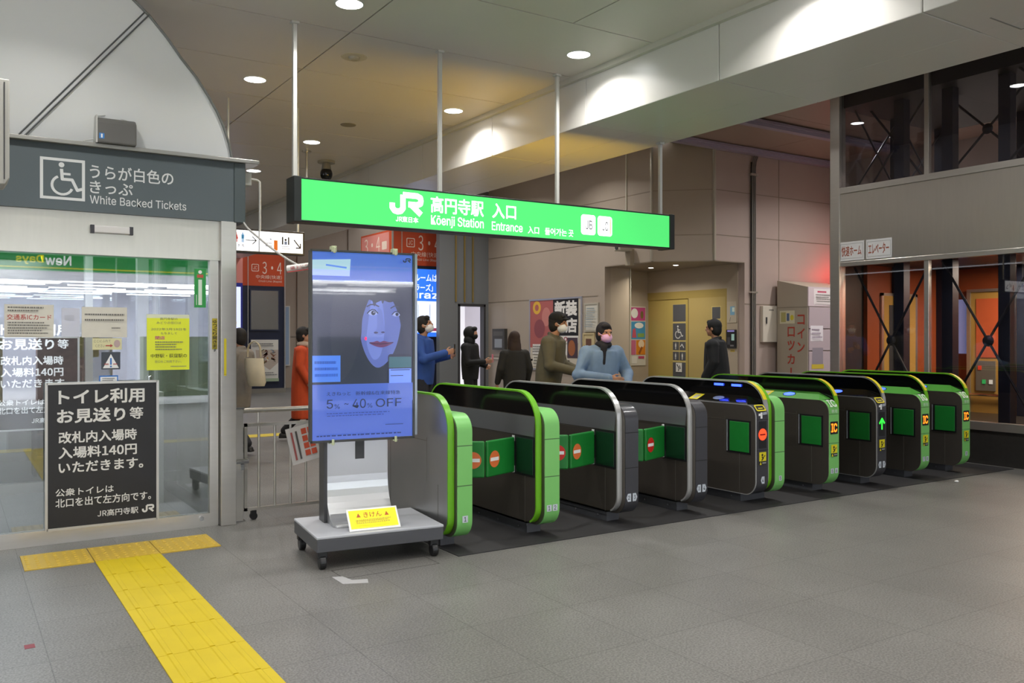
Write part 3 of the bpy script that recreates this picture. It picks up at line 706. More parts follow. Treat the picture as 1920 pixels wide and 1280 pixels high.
MB().quad(fr.p(0,0,.0225), fr.p(SW,0,.0225), fr.p(SW,SH,.0225), fr.p(0,SH,.0225)).build('cover_glass', glass('screen_glass', (.95,.95,.95), .03, .02), t)
for x, z in ((-.225,Z1), (.215,Z1), (-.235,Z0), (.215,Z0)):
    s = 1 if z == Z1 else -1
    MB().box(x-.018, x+.018, .035, .10, z-.012, z+.018*s+.012).tube([(x,.03,z-.02*s), (x,.03,z+.02*s)], .010, 8).build('clip', mat('#c8d0a8', .3), t, .004)
c = thing('warning_card', 'yellow danger card on a wire stand resting on the display base', 'card', (2.437, 5.616, .217), math.radians(-6.5))
cf = Fr((-.205, -.285, .0), (1,0,0), (0, .62, .785))
MB().quad(cf.p(0,0.005,0), cf.p(.35,0.005,0), cf.p(.35,.165,0), cf.p(0,.165,0)).quad(cf.p(0,0.005,-.006), cf.p(0,.165,-.006), cf.p(.35,.165,-.006), cf.p(.35,.005,-.006)).build('board', WHITE, c)
yk = mat('#f4ea1c', .5, emit=.15); rk = mat('#c05a20', .5)
graphic('print', c, cf, [('r', .012, .338, .02, .153, yk), ('t', 'きけん', .11, .235, .095, .135, rk, .015), ('p', [(.06,.10), (.09,.10), (.075,.13)], rk), ('p', [(.255,.10), (.285,.10), (.27,.13)], rk)] + lines(.05, .30, .04, .085, 3, mat('#cbb43a', .5), .5))
MB().tube([(-.17,-.19,.11), (-.17,-.17,.003), (-.2,-.25,.003)], .003, 6).tube([(.1,-.19,.11), (.1,-.17,.003)], .003, 6).build('stand', STEEL, c)

# hanging cable from the booth to the display, with its head-height tag
cp = [(1.96,7.03,2.62), (1.975,7.02,2.42), (2.03,6.75,2.26), (2.09,6.45,2.12), (2.13,6.2,2.03), (2.125,6.02,2.0), (2.11,5.88,2.005), (2.085,5.80,2.05)]
def smooth_path(P, n=6):
    P = [Vector(p) for p in P]; out = []
    for i in range(len(P)-1):
        a, b, c_, d = P[max(i-1,0)], P[i], P[i+1], P[min(i+2, len(P)-1)]
        for k in range(n):
            s = k/n; out.append(.5*((2*b)+(-a+c_)*s+(2*a-5*b+4*c_-d)*s*s+(-a+3*b-3*c_+d)*s**3))
    return out+[P[-1]]
tag(MB().tube(smooth_path(cp), .008, 8).build('cable', mat('#b9b6b0', .5), None, smooth=True), 'thin pale cable sagging from the booth sign to the tall display', 'cable')
c = thing('cable_tag', 'white tube tag with red writing wrapped round the sagging cable', 'tag', (2.13, 6.1, 2.0), math.radians(-40))
MB().tube([(-.10,0,-.012), (.10,0,.012)], .028, 14).build('sleeve', mat('#dedad4', .5), c, smooth=True)
graphic('print', c, Fr((0,-.028,0), (.993,0,.12), (-.12,0,.993)), [('t', '頭上注意', -.07, .07, -.012, .014, mat('#b8484c', .5), .01), ('r', -.098, .098, -.027, -.02, mat('#c04040', .5))])

# ------------------------------------------------------------------ low barrier between booth and gates
t = thing('barrier_fence', 'low stainless barrier with upright bars between booth post and gates', 'barrier', (1.97, 7.14, 0))
MB().box(-.035, .03, -.03, .03, 0, .915).build('post', STEEL, t, .004)
MB().box(-.045, .04, -.035, .035, .915, .925).box(-.05, .045, -.04, .04, 0, .008).build('post_cap', CHROME, t)
MB().tube([(.03,0,.895), (.93,0,.895)], .02, 14).build('top_rail', STEEL_H, t, smooth=True)
MB().box(.045, .93, -.012, .012, .765, .79).box(.045, .93, -.012, .012, .075, .1).box(.045, .068, -.012, .012, .075, .79).box(.907, .93, -.012, .012, .075, .895).build('frame', STEEL_H, t)
for k in range(6):
    x = .165+.133*k; MB().tube([(x,0,.088), (x,0,.78)], .011, 10).build('bar', STEEL, t, smooth=True)
MB().tube([(.16,0,.78), (.16,0,.88)], .010, 8).tube([(.80,0,.78), (.80,0,.88)], .010, 8).build('stay', STEEL, t)
MB().box(-.045, .07, -.05, -.03, .47, .51).tube([(-.04,-.055,.50), (.065,-.055,.50)], .012, 8).box(.0, .03, -.06, -.035, .42, .47).build('latch', CHROME, t, .003)
MB().tube([(.12,-.015,.03), (.12,.015,.03)], .03, 14).box(.10, .14, -.02, .02, .04, .078).build('caster', BLACK, t)
n_ = thing('hanging_notice', 'white notice with thick red writing hanging askew on the low barrier', 'notice', (2.50, 7.10, .60), 0)
fr = Fr((0, 0, 0), (.976, 0, .216), (-.216, 0, .976))
MB().quad(fr.p(-.125,-.155,0), fr.p(.125,-.155,0), fr.p(.125,.155,0), fr.p(-.125,.155,0)).quad(fr.p(-.125,-.155,-.01), fr.p(-.125,.155,-.01), fr.p(.125,.155,-.01), fr.p(.125,-.155,-.01)).build('card', mat('#d8d4d0', .5), n_)
rr = mat('#d2583c', .5); it = []
for k in range(4):
    for q in range(2): it.append(('r', .0+.055*q, .045+.055*q, .08-.062*k, .128-.062*k, rr))
for q in range(2): it += [('l', [(-.045-.04*q, .12), (-.045-.04*q, -.12)], .016, mat('#5c5856', .5) if q == 0 else mat('#a85a58', .5))]
graphic('print', n_, fr, it)

# ------------------------------------------------------------------ booth: sliding glass door, header, arch, sign
struct(MB().box(-3.5, 1.90, 7.06, 7.22, 2.105, 2.42).build('trim_12', STEEL_H))
d1 = thing('door_1', 'framed glass sliding door of the ticket booth under the grey sign', 'door', (0, 7.1, 0)); d1['kind'] = 'structure'
MB().box(-3.5, 1.79, -.03, .03, 0, .105).box(1.725, 1.79, -.03, .03, .105, 2.105).build('door_frame', STEEL, d1)
MB().box(-.02, 1.725, -.006, .006, .105, 2.105).build('glass', GLASS_BOOTH, d1)
MB().box(-3.5, -.02, -.006, .006, .105, 2.105).build('glass', GLASS_BOOTH, d1)
MB().tube([(1.66,-.032,.07), (1.66,-.045,.07)], .018, 12).build('bolt', CHROME, d1)
struct(MB().box(1.80, 1.92, 7.02, 7.24, 0, 2.42).build('trim_13', STEEL, None, .004))
struct(MB().box(-3.5, 1.90, 7.07, 7.35, 2.42, 2.9).build('trim_14', mat('#6e6f6c', .4)))
# inside of the booth
struct(MB().box(1.78, 1.80, 7.24, 9.6, 0, 2.6).build('window_1', GLASS_BOOTH))
struct(MB().box(1.76, 1.82, 9.5, 9.6, 0, 2.6).box(1.50, 1.60, 8.9, 9.0, 0, 2.6).build('trim_15', STEEL))
struct(box('window_2', GLASS_BOOTH, -3.5, 1.78, 9.55, 9.57, .1, 2.3))
struct(MB().box(-3.5, 1.78, 9.5, 9.6, 0, .1).box(-3.5, 1.78, 9.5, 9.6, 2.3, 2.5).box(.15, .22, 9.5, 9.6, .1, 2.3).box(1.12, 1.19, 9.5, 9.6, .1, 2.3).build('trim_16', STEEL))
struct(box('ceiling_booth', mat('#c9ccd4', .5), -3.5, 1.85, 7.3, 9.7, 2.52, 2.6))
struct(MB().box(1.52, 1.62, 8.3, 9.3, 0, 1.0).build('wall_booth_low', mat('#b3b3ab', .4)))
bl_ = bpy.data.lights.new('booth_fill_light', 'AREA'); bl_.energy = 85; bl_.size = 1.2; bl_.color = (.85,.9,1.0)  # added fill without a fitting, brightens the booth interior
blo = bpy.data.objects.new('booth_fill_light', bl_); COL.objects.link(blo); blo.location = (.4, 8.4, 2.48)
t = thing('shelf_rack', 'tall rack of goods seen through the booth glass', 'shelf', (1.0, 10.6, 0))
MB().box(-.25, -.22, 0, .3, 0, 1.55).box(.22, .25, 0, .3, 0, 1.55).box(-.25, .25, .28, .3, 0, 1.55).build('case', mat('#3b2f2a', .5), t)
for k in range(6): MB().box(-.22, .22, 0, .28, .2+.24*k, .22+.24*k).build('shelf', mat('#6a5244', .5), t)
# leaning white arch panel above the booth
def leany(z): return 7.12-(z-2.9)*.42
ap = [(1.92,2.86), (1.909,2.924), (1.872,3.04), (1.82,3.152), (1.755,3.26), (1.676,3.363), (1.575,3.48), (1.458,3.589), (1.345,3.71), (1.215,3.829), (1.101,3.911), (1.06,3.944), (-3.5,3.944), (-3.5,2.86)]
aw = MB(); n = len(ap)
vs = [(x, leany(z), z) for x, z in ap] + [(x, leany(z)+.05, z+.02) for x, z in ap]
aw.add(vs, [tuple(range(n)), tuple(range(2*n-1, n-1, -1))] + [(i, (i+1) % n, n+(i+1) % n, n+i) for i in range(n)])
struct(aw.build('wall_arch', mat('#fbfdfb', .4)))
sb = MB()
a, b_ = Vector((.42, leany(2.93)-.006, 2.93)), Vector((1.20, leany(3.845)-.006, 3.845))
for o_, r_ in ((-.011, .006), (.011, .006)): sb.tube([a+Vector((o_,0,-o_)), b_+Vector((o_,0,-o_))], r_, 6)
struct(sb.build('trim_17', mat('#77797a', .3, .7)))
struct(MB().tube([(x, leany(z)-.004, z) for x, z in ap[:12]], .010, 6).build('trim_18', mat('#8d8f8c', .4, .4)))
# grey header sign
t = thing('booth_sign', 'grey sign with wheelchair symbol above the ticket booth door', 'sign', (0, 7.02, 0))
SG = mat('#566063', .45)
MB().box(-3.5, 1.90, 0, .05, 2.415, 2.885).build('board', SG, t)
MB().box(1.90, 1.99, -.01, .2, 2.41, 2.89).build('end_cap', mat('#4b5556', .4), t, .006)
MB().box(-3.5, 2.09, -.05, .18, 2.885, 2.915).build('top_ledge', mat('#a3a19b', .35, .7), t, .004)
lw_ = mat('#d8dad8', .5); fr = front(0, 0, 0)
it = [('r', .536, .826, 2.487, 2.785, lw_), ('r', .556, .806, 2.507, 2.765, SG)] + wheelchair(.575, 2.513, .245, lw_)
it += [('t', 'うらが白色の', .858, 1.44, 2.66, 2.765, lw_, .012), ('t', 'きっぷ', .858, 1.15, 2.553, 2.645, lw_, .012), ('t', 'White Backed Tickets', .858, 1.535, 2.476, 2.538, lw_, .008)]
graphic('wheelchair_symbol', t, fr, it[:-3])
for q in it[-3:]: graphic('lettering', t, fr, [q])
t = thing('wall_speaker', 'grey box speaker with blue sticker standing on the ledge below the white arch', 'speaker', (1.03, 7.0, 2.915))
MB().prism([(-.06,0.0), (.07,0), (.07,.18), (-.03,.19), (-.06,.16)], 'x', -.135, .135).build('case', mat('#64635f', .55), t, .012)
MB().box(-.14, -.13, -.06, .09, .0, .2).build('bracket', mat('#c4c3bd', .4), t)
graphic('sticker', t, front(-.12, -.06, .03), [('r', 0, .035, 0, .04, mat('#3a7fc4', .5)), ('r', .012, .023, .006, .034, WHITE)])
MB().tube([(-.14,.0,.2), (-.05,.03,.225), (.08,.03,.2)], .004, 6).tube([(-.15,.0,.03), (-.22,-.02,.006)], .004, 6).build('wire', mat('#c9c9c4', .5), t)
t = thing('door_sensor', 'small white motion sensor on the steel header above the glass door', 'sensor', (1.01, 7.06, 2.293))
MB().box(-.135, .135, -.035, 0, -.028, .028).build('case', mat('#d6d3cf', .4), t, .008); MB().box(-.145, -.12, -.037, 0, -.03, .03).box(.12, .145, -.037, 0, -.03, .03).build('end_cap', DKGREY, t)
t = thing('junction_box', 'small white junction box with bent conduit at the end of the grey booth sign', 'junction box', (2.03, 7.15, 2.79))
MB().box(-.035, .035, -.05, .05, -.06, .05).build('case', mat('#d6d5d0', .5), t, .008)
MB().tube(smooth_path([(.035,0,.0), (.07,0,.0), (.105,0,-.01), (.115,0,-.06), (.115,0,-.42)]), .011, 10).build('conduit', mat('#cfcdc6', .4), t, smooth=True)
t = thing('wall_cabinet', 'pale grey metal cabinet cut by the left edge in front of the grey booth sign', 'cabinet', (0, 6.0, 2.41))
MB().prism([(-.7,.0), (.275,.0), (.298,.04), (.298,.63), (-.7,.63)], 'y', 0, .25).build('case', mat('#b4b2a9', .45), t, .006)
MB().box(.268, .274, -.003, 0, .03, .61).build('door_joint', DKGREY, t)
MB().box(-.5, -.4, .1, .16, .63, 1.534).build('hanger', mat('#b4b2a9', .45), t)

# notices on the booth glass
YG = 7.094
def sheet(name, label, x0, x1, z0, z1, base, items, y=YG, th=.002, cat='notice', group=None):
    o = thing(name, label, cat, (x0, y, z0), 0, group)
    MB().box(0, x1-x0, -th, 0, 0, z1-z0).build('sheet', base, o)
    graphic('print', o, front(0, -th, 0), [tuple(i) for i in items], off=.0006, step=.0002)
    return o
gy = mat('#6f6d68', .6); PP = mat('#d3cec0', .35, noise=.08, nscale=14); rdn = mat('#b0403a', .5)
w_, h_ = .31, .235
sheet('paper_notice', 'laminated notice with a red line of writing about IC cards, at left on the glass', .32, .63, 1.495, 1.73, PP, [('t', '交通系ICカード', .015, .295, .125, .165, rdn, .012)] + lines(.02, .29, .18, .225, 2, gy) + lines(.02, .29, .02, .115, 5, gy))
sheet('paper_notice', 'wrinkled grey notice with two lines of small print on the glass', .813, 1.122, 1.495, 1.72, PP, lines(.02, .29, .11, .19, 2, gy, .3, .05) + lines(.2, .28, .06, .08, 1, gy))
sheet('paper_notice', 'plain pale blank sheet between the two grey notices', .68, .80, 1.50, 1.71, mat('#c9cbd8', .4), lines(.02, .10, .1, .18, 1, mat('#bfc1cc', .5)))
yl = mat('#d5dc28', .4, emit=.12)
it = [('t', '高円寺駅の', .095, .225, .385, .405, gy), ('t', 'みどりの窓口は', .07, .25, .355, .375, gy), ('t', '2022年3月18日を', .03, .29, .305, .325, gy), ('t', 'もちまして', .1, .22, .275, .292, gy), ('t', '閉店', .06, .13, .235, .262, mat('#c03a80', .5), .02)]
it += lines(.06, .27, .15, .225, 4, gy) + [('t', '中野駅・荻窪駅の', .025, .29, .095, .125, BLACK, .008), ('t', '窓口をご利用下さい。', .055, .25, .055, .075, gy)] + lines(.17, .29, .02, .035, 1, gy)
sheet('yellow_notice', 'bright yellow notice about the ticket window closing, on the glass', 1.262, 1.574, 1.243, 1.672, yl, [('r', 0, .312, .40, .429, mat('#dfe3c4', .4))] + it)
gn = mat('#2f9a48', .45)
sheet('green_sticker', 'narrow green vertical sticker at the upper right of the glass', 1.612, 1.70, 1.73, 2.035, gn, [('e', .044, .28, .014, .014, WHITE), ('r', .02, .068, .235, .26, mat('#c05848', .5)), ('l', [(.044,.22), (.044,.02)], .028, mat('#d9ead8', .5)), ('l', [(.016,.1), (.016,.02)], .004, WHITE)])
sheet('yellow_sticker', 'narrow yellow vertical warning sticker on the steel door edge', 1.742, 1.782, 1.40, 1.645, mat('#b9a92e', .45), [('t', c_, .004, .036, .205-.032*k, .232-.032*k, BLACK, .015) for k, c_ in enumerate('ゆっくり開きます')], y=7.068)
sheet('yellow_tape', 'plain yellow tape strip on the steel post beside the door', 1.822, 1.84, 1.19, 1.485, mat('#d8c820', .45), [('r', .0, .018, .01, .012, BLACK)], y=7.018)
sheet('touch_notice', 'small cream please-touch-here notice with a red arrow, on the glass', .884, 1.085, 1.403, 1.488, mat('#d9d3a4', .4), [('t', 'ここにふれて', .01, .125, .055, .075, gy), ('t', 'ください', .02, .085, .018, .04, gy), ('l', [(.09,.03), (.125,.03)], .008, rdn), ('p', [(.122,.018), (.14,.03), (.122,.042)], rdn), ('e', .168, .045, .022, .028, mat('#b9a2a0', .5))])
sheet('caution_triangle', 'dark square caution sticker with a white triangle, on the glass', .945, 1.075, 1.255, 1.385, mat('#3b4048', .4), [('p', [(.01,.01), (.12,.01), (.065,.115)], WHITE), ('l', [(.065,.035), (.065,.085)], .012, mat('#3a76c0', .5)), ('e', .065, .022, .007, .007, mat('#3a76c0', .5))] + lines(.02, .05, .03, .05, 1, rdn) + lines(.08, .11, .03, .05, 1, rdn))
sheet('blue_card', 'small blue-edged card low on the glass behind the black sign', .93, 1.06, 1.155, 1.21, mat('#3a78c4', .4), [('r', .008, .122, .008, .045, WHITE)] + lines(.02, .11, .012, .04, 2, gy))
BK = mat('#1c1b1d', .42); WT = mat('#e4e2dd', .5)
def toilet_sign(lab, x0, y, z0, flip=False, w=.745, h=1.04):
    o = thing('toilet_notice_board', lab, 'notice board', (x0, y, z0), 0, 'toilet notice boards')
    MB().box(0, w, -.012, .008, 0, h).build('board', BK, o)
    MB().box(-.012, .006, -.018, .01, -.01, h+.01).box(w-.006, w+.012, -.018, .01, -.01, h+.01).box(0, w, -.018, .01, h-.004, h+.012).box(0, w, -.018, .01, -.012, .004).build('frame', mat('#c4c2bc', .35, .5), o)
    f = front(0, -.012, 0) if not flip else Fr((w, -.012, 0), (-1,0,0))
    if flip: f.n = Vector((0,-1,0))
    it = [('t', 'トイレ利用', .075, .655, .89, 1.0, WT, .03), ('t', 'お見送り', .065, .52, .755, .86, WT, .03), ('t', '等', .55, .645, .765, .855, WT, .02), ('t', '改札内入場時', .075, .60, .61, .695, WT, .025),
      ('t', '入場料140円', .075, .60, .50, .585, WT, .025), ('t', 'いただきます。', .075, .645, .395, .475, WT, .025), ('t', '公衆トイレは', .055, .44, .23, .285, WT, .015), ('t', '北口を出て左方向です。', .055, .70, .15, .215, WT, .015),
      ('t', 'JR高円寺駅', .33, .61, .055, .105, WT, .015)] + jr(.64, .055, .08, .055, WT, .17)
    graphic('lettering', o, f, it)
    return o
o = toilet_sign('black framed toilet notice board standing on the sill in front of the glass door', .58, 7.045, .117)
MB().tube([(.69,0,1.045), (.69,0,1.075), (.705,0,1.085), (.715,0,1.07)], .006, 8).build('hook', CHROME, o)
toilet_sign('second black toilet notice board, behind the glass at far left', .32, 9.44, .62, w=.73, h=.87)

# ------------------------------------------------------------------ station columns with platform numbers
OR = mat('#c4491f', .4); NV = mat('#1c2136', .4); OR_LIT = mat('#d98a80', .4); CRM = mat('#e9d3c2', .5)  # the pink stands in for orange cladding bleached by light
def platform_column(lab, x0, x1, y, dep, zo, txt_scale, kind):
    t = thing('platform_column', lab, 'column', (x0, y, 0)); w = x1-x0
    MB().box(0, w, 0, dep, zo, 3.94).build('orange_cladding', OR, t)
    MB().box(.01, w-.01, .01, dep-.01, .12, zo).build('navy_cladding', NV, t)
    MB().box(-.015, .02, -.015, .02, .0, 3.94).box(w-.02, w+.015, -.015, .02, 0, 3.94).box(.22, .24, -.006, .0, 0, 3.94).build('edge_trim', STEEL, t)
    MB().box(-.02, w+.02, -.03, dep+.02, 0, .12).build('skirting', mat('#8d877c', .35, .4), t)
    s = txt_scale; f = front(0, 0, 0)
    graphic('number_panel', t, f, [('t', '3・4', .50*w, .93*w, zo+.28*s, zo+.56*s, CRM, .0), ('p', rrect(.17*w+.1*s, .17*w+.27*s, zo+.33*s, zo+.50*s, .03), CRM), ('p', rrect(.17*w+.115*s, .17*w+.255*s, zo+.345*s, zo+.485*s, .02), OR), ('t', 'JC', .17*w+.14*s, .17*w+.23*s, zo+.375*s, zo+.455*s, CRM),
       ('t', '中央線(快速)', .36*w, .93*w, zo+.155*s, zo+.255*s, CRM, .0), ('t', 'Chūō Line (Rapid)', .42*w, .93*w, zo+.08*s, zo+.135*s, CRM)])
    fs = Fr((0, dep, 0), (0,-1,0)); 
    graphic('side_panel', t, fs, [('r', .05, dep*.9, zo, 3.9, OR_LIT), ('t', '3・4', .12*dep, .62*dep, zo+.28*s, zo+.56*s, CRM), ('p', rrect(.68*dep, .83*dep, zo+.30*s, zo+.45*s, .03), CRM), ('t', '中央線(快速)', .12*dep, .8*dep, zo+.12*s, zo+.22*s, CRM)])  # side face painted pink, its light put into the colour
    return t, w
t, w = platform_column('far orange and navy column at the left beside the booth, with food poster', 6.36, 7.58, 23.0, 1.5, 2.85, 1.15, 0)
MB().box(.27, 1.06, -.03, 0, 1.66, 2.75).build('display_frame', mat('#2a2f44', .4), t)
MB().box(.30, 1.03, -.034, -.03, 1.69, 2.72).build('steel_panel', mat('#a2a09a', .22, .7), t)
MB().box(.27, 1.06, -.03, 0, .28, 1.45).build('poster_frame', mat('#2a2f44', .4), t)
fr = front(.30, -.03, .31)
food = ['#7a4632', '#8d5a3a', '#c98f3a', '#5a6a3a', '#b7a58d', '#9fb0bb', '#d9d2b8', '#6b3326']
it = [('r', 0, .73, 0, 1.11, mat('#d8d3c6', .5)), ('p', [(.12,.84), (.73,.84), (.73,.5), (.5,.30), (.15,.55)], mat('#b9a998', .5))]
for k in range(26): it.append(('p', [(x+.16*random.random()-.08, z+.12*random.random()-.06) for x, z in [((.2+.45*random.random()), (.45+.36*random.random()))] for _ in range(4)], mat(food[k % 8], .5)))
it += lines(.03, .68, .92, 1.03, 2, gy) + lines(.03, .7, .15, .26, 2, gy) + [('r', .0, .73, .0, .08, mat('#9aa88a', .5))]
graphic('food_poster', t, fr, it)
t, w = platform_column('orange and navy column with a blue lit advert behind the tall display', 8.42, 9.72, 18.0, 1.8, 3.14, 1.25, 1)
ab = mat('#2f6fe0', .3, emit=.9); aw_ = mat('#dfe8fb', .3, emit=.95)
MB().box(.28, 1.24, -.05, 0, 1.45, 3.12).build('advert_housing', mat('#1a1d2c', .4), t)
graphic('advert_screen', t, front(.32, -.05, 1.5), [('r', 0, .86, 0, 1.56, ab), ('r', 0, .86, .1, .82, aw_), ('t', 'ルームは', .2, .80, 1.28, 1.44, aw_, .02), ('t', 'ラーズ」', .22, .68, 1.05, 1.22, aw_, .02), ('t', 'uraz', .12, .82, .88, 1.01, aw_, .04), ('r', .55, .82, .13, .2, mat('#b9486a', .4, emit=.4)), ('l', [(.3,.75), (.3,.3)], .03, mat('#c4d0ea', .4, emit=.6)), ('l', [(.6,.75), (.6,.3)], .03, mat('#c4d0ea', .4, emit=.6))])
t = thing('display_pillar', 'narrow lit advert pillar showing between booth post and far column', 'column', (5.62, 22.0, 0))
MB().box(0, .55, 0, .3, 0, 3.94).build('case', mat('#2a2f8a', .3, emit=.1), t)
graphic('advert_screen', t, front(.0, 0, 0), [('r', .02, .5, 1.55, 2.75, mat('#c9d2f8', .3, emit=.9)), ('e', .3, 1.85, .1, .15, mat('#e0c840', .4, emit=.5)), ('r', 0, .55, 2.85, 3.94, OR_LIT)])
tag(box('tactile_line', mat('#c9b030', .5), -1, 7.0, 12.95, 13.3, 0, .004), 'yellow tactile line on the floor beyond the low barrier', 'tactile line')
t = thing('framed_poster', 'tall narrow blue poster of a standing figure on the far wall beside the column', 'poster', (7.75, 24.96, .65))
MB().box(0, .62, -.03, .04, 0, 1.75).build('frame', mat('#c9c5ba', .4), t)
graphic('print', t, front(.03, -.03, .03), [('r', 0, .56, 0, 1.69, mat('#8fa0b4', .5)), ('e', .28, 1.35, .09, .13, mat('#5b4a42', .5)), ('p', [(.12,.5), (.44,.5), (.40,1.2), (.16,1.2)], mat('#6c84a6', .5)), ('r', .16, .4, .2, .5, mat('#3c4558', .5))])
struct(MB().box(5.5, 16, 24.97, 25, 1.5, 1.52).box(8.6, 8.62, 24.97, 25, 0, 5).box(10.2, 10.22, 24.97, 25, 0, 5).build('trim_19', jn))

# ------------------------------------------------------------------ posters and fittings on the right wall
def wall_poster(name, lab, y0, y1, z0, z1, items, frame=None, x=10.6, cat='poster', th=.02):
    o = thing(name, lab, cat, (x, y1, z0))
    if frame is not None:
        fw = .035; L = y1-y0
        MB().box(-th-.01, 0, -L-fw, fw, -fw, 0).box(-th-.01, 0, -L-fw, fw, z1-z0, z1-z0+fw).box(-th-.01, 0, -L-fw, -L, 0, z1-z0).box(-th-.01, 0, 0, fw, 0, z1-z0).build('frame', frame, o)
    MB().box(-th, 0, -(y1-y0), 0, 0, z1-z0).build('sheet', items[0][-1], o)
    graphic('print', o, side(-th, 0, 0), items[1:], off=.001)
    return o
pr_ = mat('#b0605c', .5); L = 1.80; wk = mat('#e6e2dc', .5); kb = mat('#1c191c', .5); crim = mat('#a03048', .5)
it = [('', mat('#c9bfae', .5)), ('r', 0, .85, .45, 1.45, pr_), ('e', .25, 1.3, .15, .14, mat('#e0b040', .5)), ('e', .25, 1.3, .07, .07, pr_), ('e', .6, 1.1, .16, .2, mat('#c98078', .5)), ('e', .35, .85, .2, .2, mat('#8d4a50', .5)), ('r', .85, 1.72, .7, 1.45, kb),
   ('t', '新装', .90, 1.68, 1.10, 1.42, wk, .05), ('t', '開店', .90, 1.68, .76, 1.06, wk, .05), ('r', .85, 1.72, .55, .70, wk), ('t', '1/10', .9, 1.35, .57, .68, crim, .03), ('r', .1, 1.7, .3, .52, wk), ('r', .8, 1.2, .32, .5, mat('#8aa04a', .5)), ('r', 1.35, 1.7, .25, .66, mat('#4a3a44', .5)), ('e', 1.5, .45, .12, .16, mat('#a0603a', .5)),
   ('r', .1, 1.1, .05, .28, mat('#d8d2c2', .5))] + lines(.15, 1.05, .08, .26, 3, gy) + lines(.15, .75, .33, .5, 3, gy)
wall_poster('grand_opening_poster', 'big red, black and white shop opening poster on the beige wall', 13.82, 15.62, .82, 2.27, it, mat('#b9bac4', .3, .5))
wall_poster('paper_notice', 'white tall sheet in a frame just right of the big opening poster', 13.29, 13.67, 1.63, 2.13, [('', mat('#cfcabd', .5))] + lines(.04, .34, .05, .45, 9, mat('#9aa3a6', .5), .5), mat('#b3ac9c', .4))
wall_poster('control_panel', 'dark wall panel with a grey label, left of the opening poster', 16.58, 17.1, 1.2, 1.68, [('', mat('#3a3836', .5)), ('r', .1, .42, .05, .25, mat('#9aa0a8', .5)), ('r', .05, .45, .32, .42, mat('#55534f', .5))], None, cat='panel', th=.08)
wall_poster('small_frame', 'small cream framed picture below the white sheet', 13.42, 13.72, 1.10, 1.54, [('', mat('#c9b78c', .5)), ('r', .06, .24, .1, .36, mat('#6b4a3c', .5))], mat('#c9b78c', .4))
struct(MB().box(10.58, 10.6, 14.2, 17.4, .98, 1.02).build('trim_20', mat('#c9c0ae', .4)))
t = thing('security_camera', 'white box security camera under a bracket at the right end of the green sign', 'camera', (10.6, 12.3, 3.12))
MB().box(-.36, -.06, -.09, .09, -.05, .07).build('housing', mat('#bdb5a3', .4), t, .02); MB().tube([(-.36,0,.01), (-.375,0,.01)], .04, 16).build('lens', DKGREY, t); MB().box(-.1, 0, -.07, .07, -.3, .0).build('bracket', mat('#a89c88', .4), t)
t = thing('event_poster', 'tall colourful poster of pink, blue and orange squares at the recess edge', 'poster', (11.68, 13.6, .93))
MB().box(0, .40, -.015, 0, -.02, 1.19).build('sheet', mat('#d8d3c8', .5), t)
graphic('print', t, front(0, -.015, 0), [('r', .01, .39, .90, 1.17, mat('#c8508c', .5)), ('e', .1, 1.05, .09, .1, WHITE), ('e', .3, 1.02, .04, .08, mat('#7a6a3a', .5)), ('r', .01, .39, .52, .88, mat('#4a9ac8', .5)), ('e', .22, .8, .12, .06, WHITE), ('p', [(.03,.55), (.15,.55), (.12,.75), (.05,.72)], mat('#c9586a', .5)), ('r', .18, .36, .56, .64, mat('#8aa85a', .5)), ('r', .14, .39, .20, .50, mat('#e08a28', .5)), ('r', .01, .13, .20, .50, mat('#c86a8a', .5)), ('e', .28, .42, .08, .08, mat('#f0d8b8', .5)), ('l', [(.22,.22), (.3,.36)], .05, mat('#9a5a2a', .5)), ('r', .2, .36, .12, .17, mat('#c04a70', .5)), ('r', .02, .16, .02, .17, mat('#e8e4dc', .5))])
# toilet door
d2 = thing('door_2', 'yellow accessible toilet sliding door in the recess', 'door', (12.15, 13.6, 0)); d2['kind'] = 'structure'
YD = mat('#b9a45c', .42); YT = mat('#a89252', .42)
MB().box(-.0, .1, -2.19, 0, 2.25, 2.40).box(0, .1, -2.19, -2.15, 0, 2.25).build('door_frame', YT, d2)
MB().box(.02, .06, -1.17, 0, 0, 2.25).build('door_leaf', YD, d2); MB().box(.0, .05, -2.15, -1.19, 0, 2.25).build('door_panel', mat('#b5a066', .42), d2)
MB().box(.01, .06, -1.19, -1.165, 0, 2.25).build('door_edge', mat('#4a4232', .5), d2)
gy3 = mat('#54565c', .45); f = side(.018, 0, 0)
it = [('r', .73, 1.10, .1, 2.15, mat('#c9b878', .5)), ('r', .735, 1.095, 1.80, 2.14, gy3), ('r', .735, 1.095, 1.43, 1.765, gy3), ('r', .735, .91, 1.23, 1.40, gy3), ('r', .925, 1.095, 1.23, 1.40, gy3), ('r', .735, .91, 1.03, 1.20, gy3), ('r', .925, 1.095, 1.03, 1.20, gy3), ('r', .735, 1.095, .1, .99, gy3)]
it += wheelchair(.77, 1.455, .27, lw_) + figure(.82, 1.25, .13, lw_) + [('l', [(.95,1.3), (1.0,1.35), (1.05,1.28)], .02, lw_)] + figure(.82, 1.045, .13, lw_) + figure(1.01, 1.045, .13, lw_) + [('r', .83, 1.0, .80, .98, WT), ('l', [(.86,.95), (.92,.87), (.90,.82)], .02, kb), ('l', [(.93,.93), (.96,.86)], .02, kb)]
graphic('door_signs', d2, f, it)
graphic('door_window', d2, side(0, 0, 0), [('r', 1.80, 2.05, 1.82, 2.08, mat('#c9b878', .5)), ('r', 1.82, 2.03, 1.84, 2.06, gy3)])
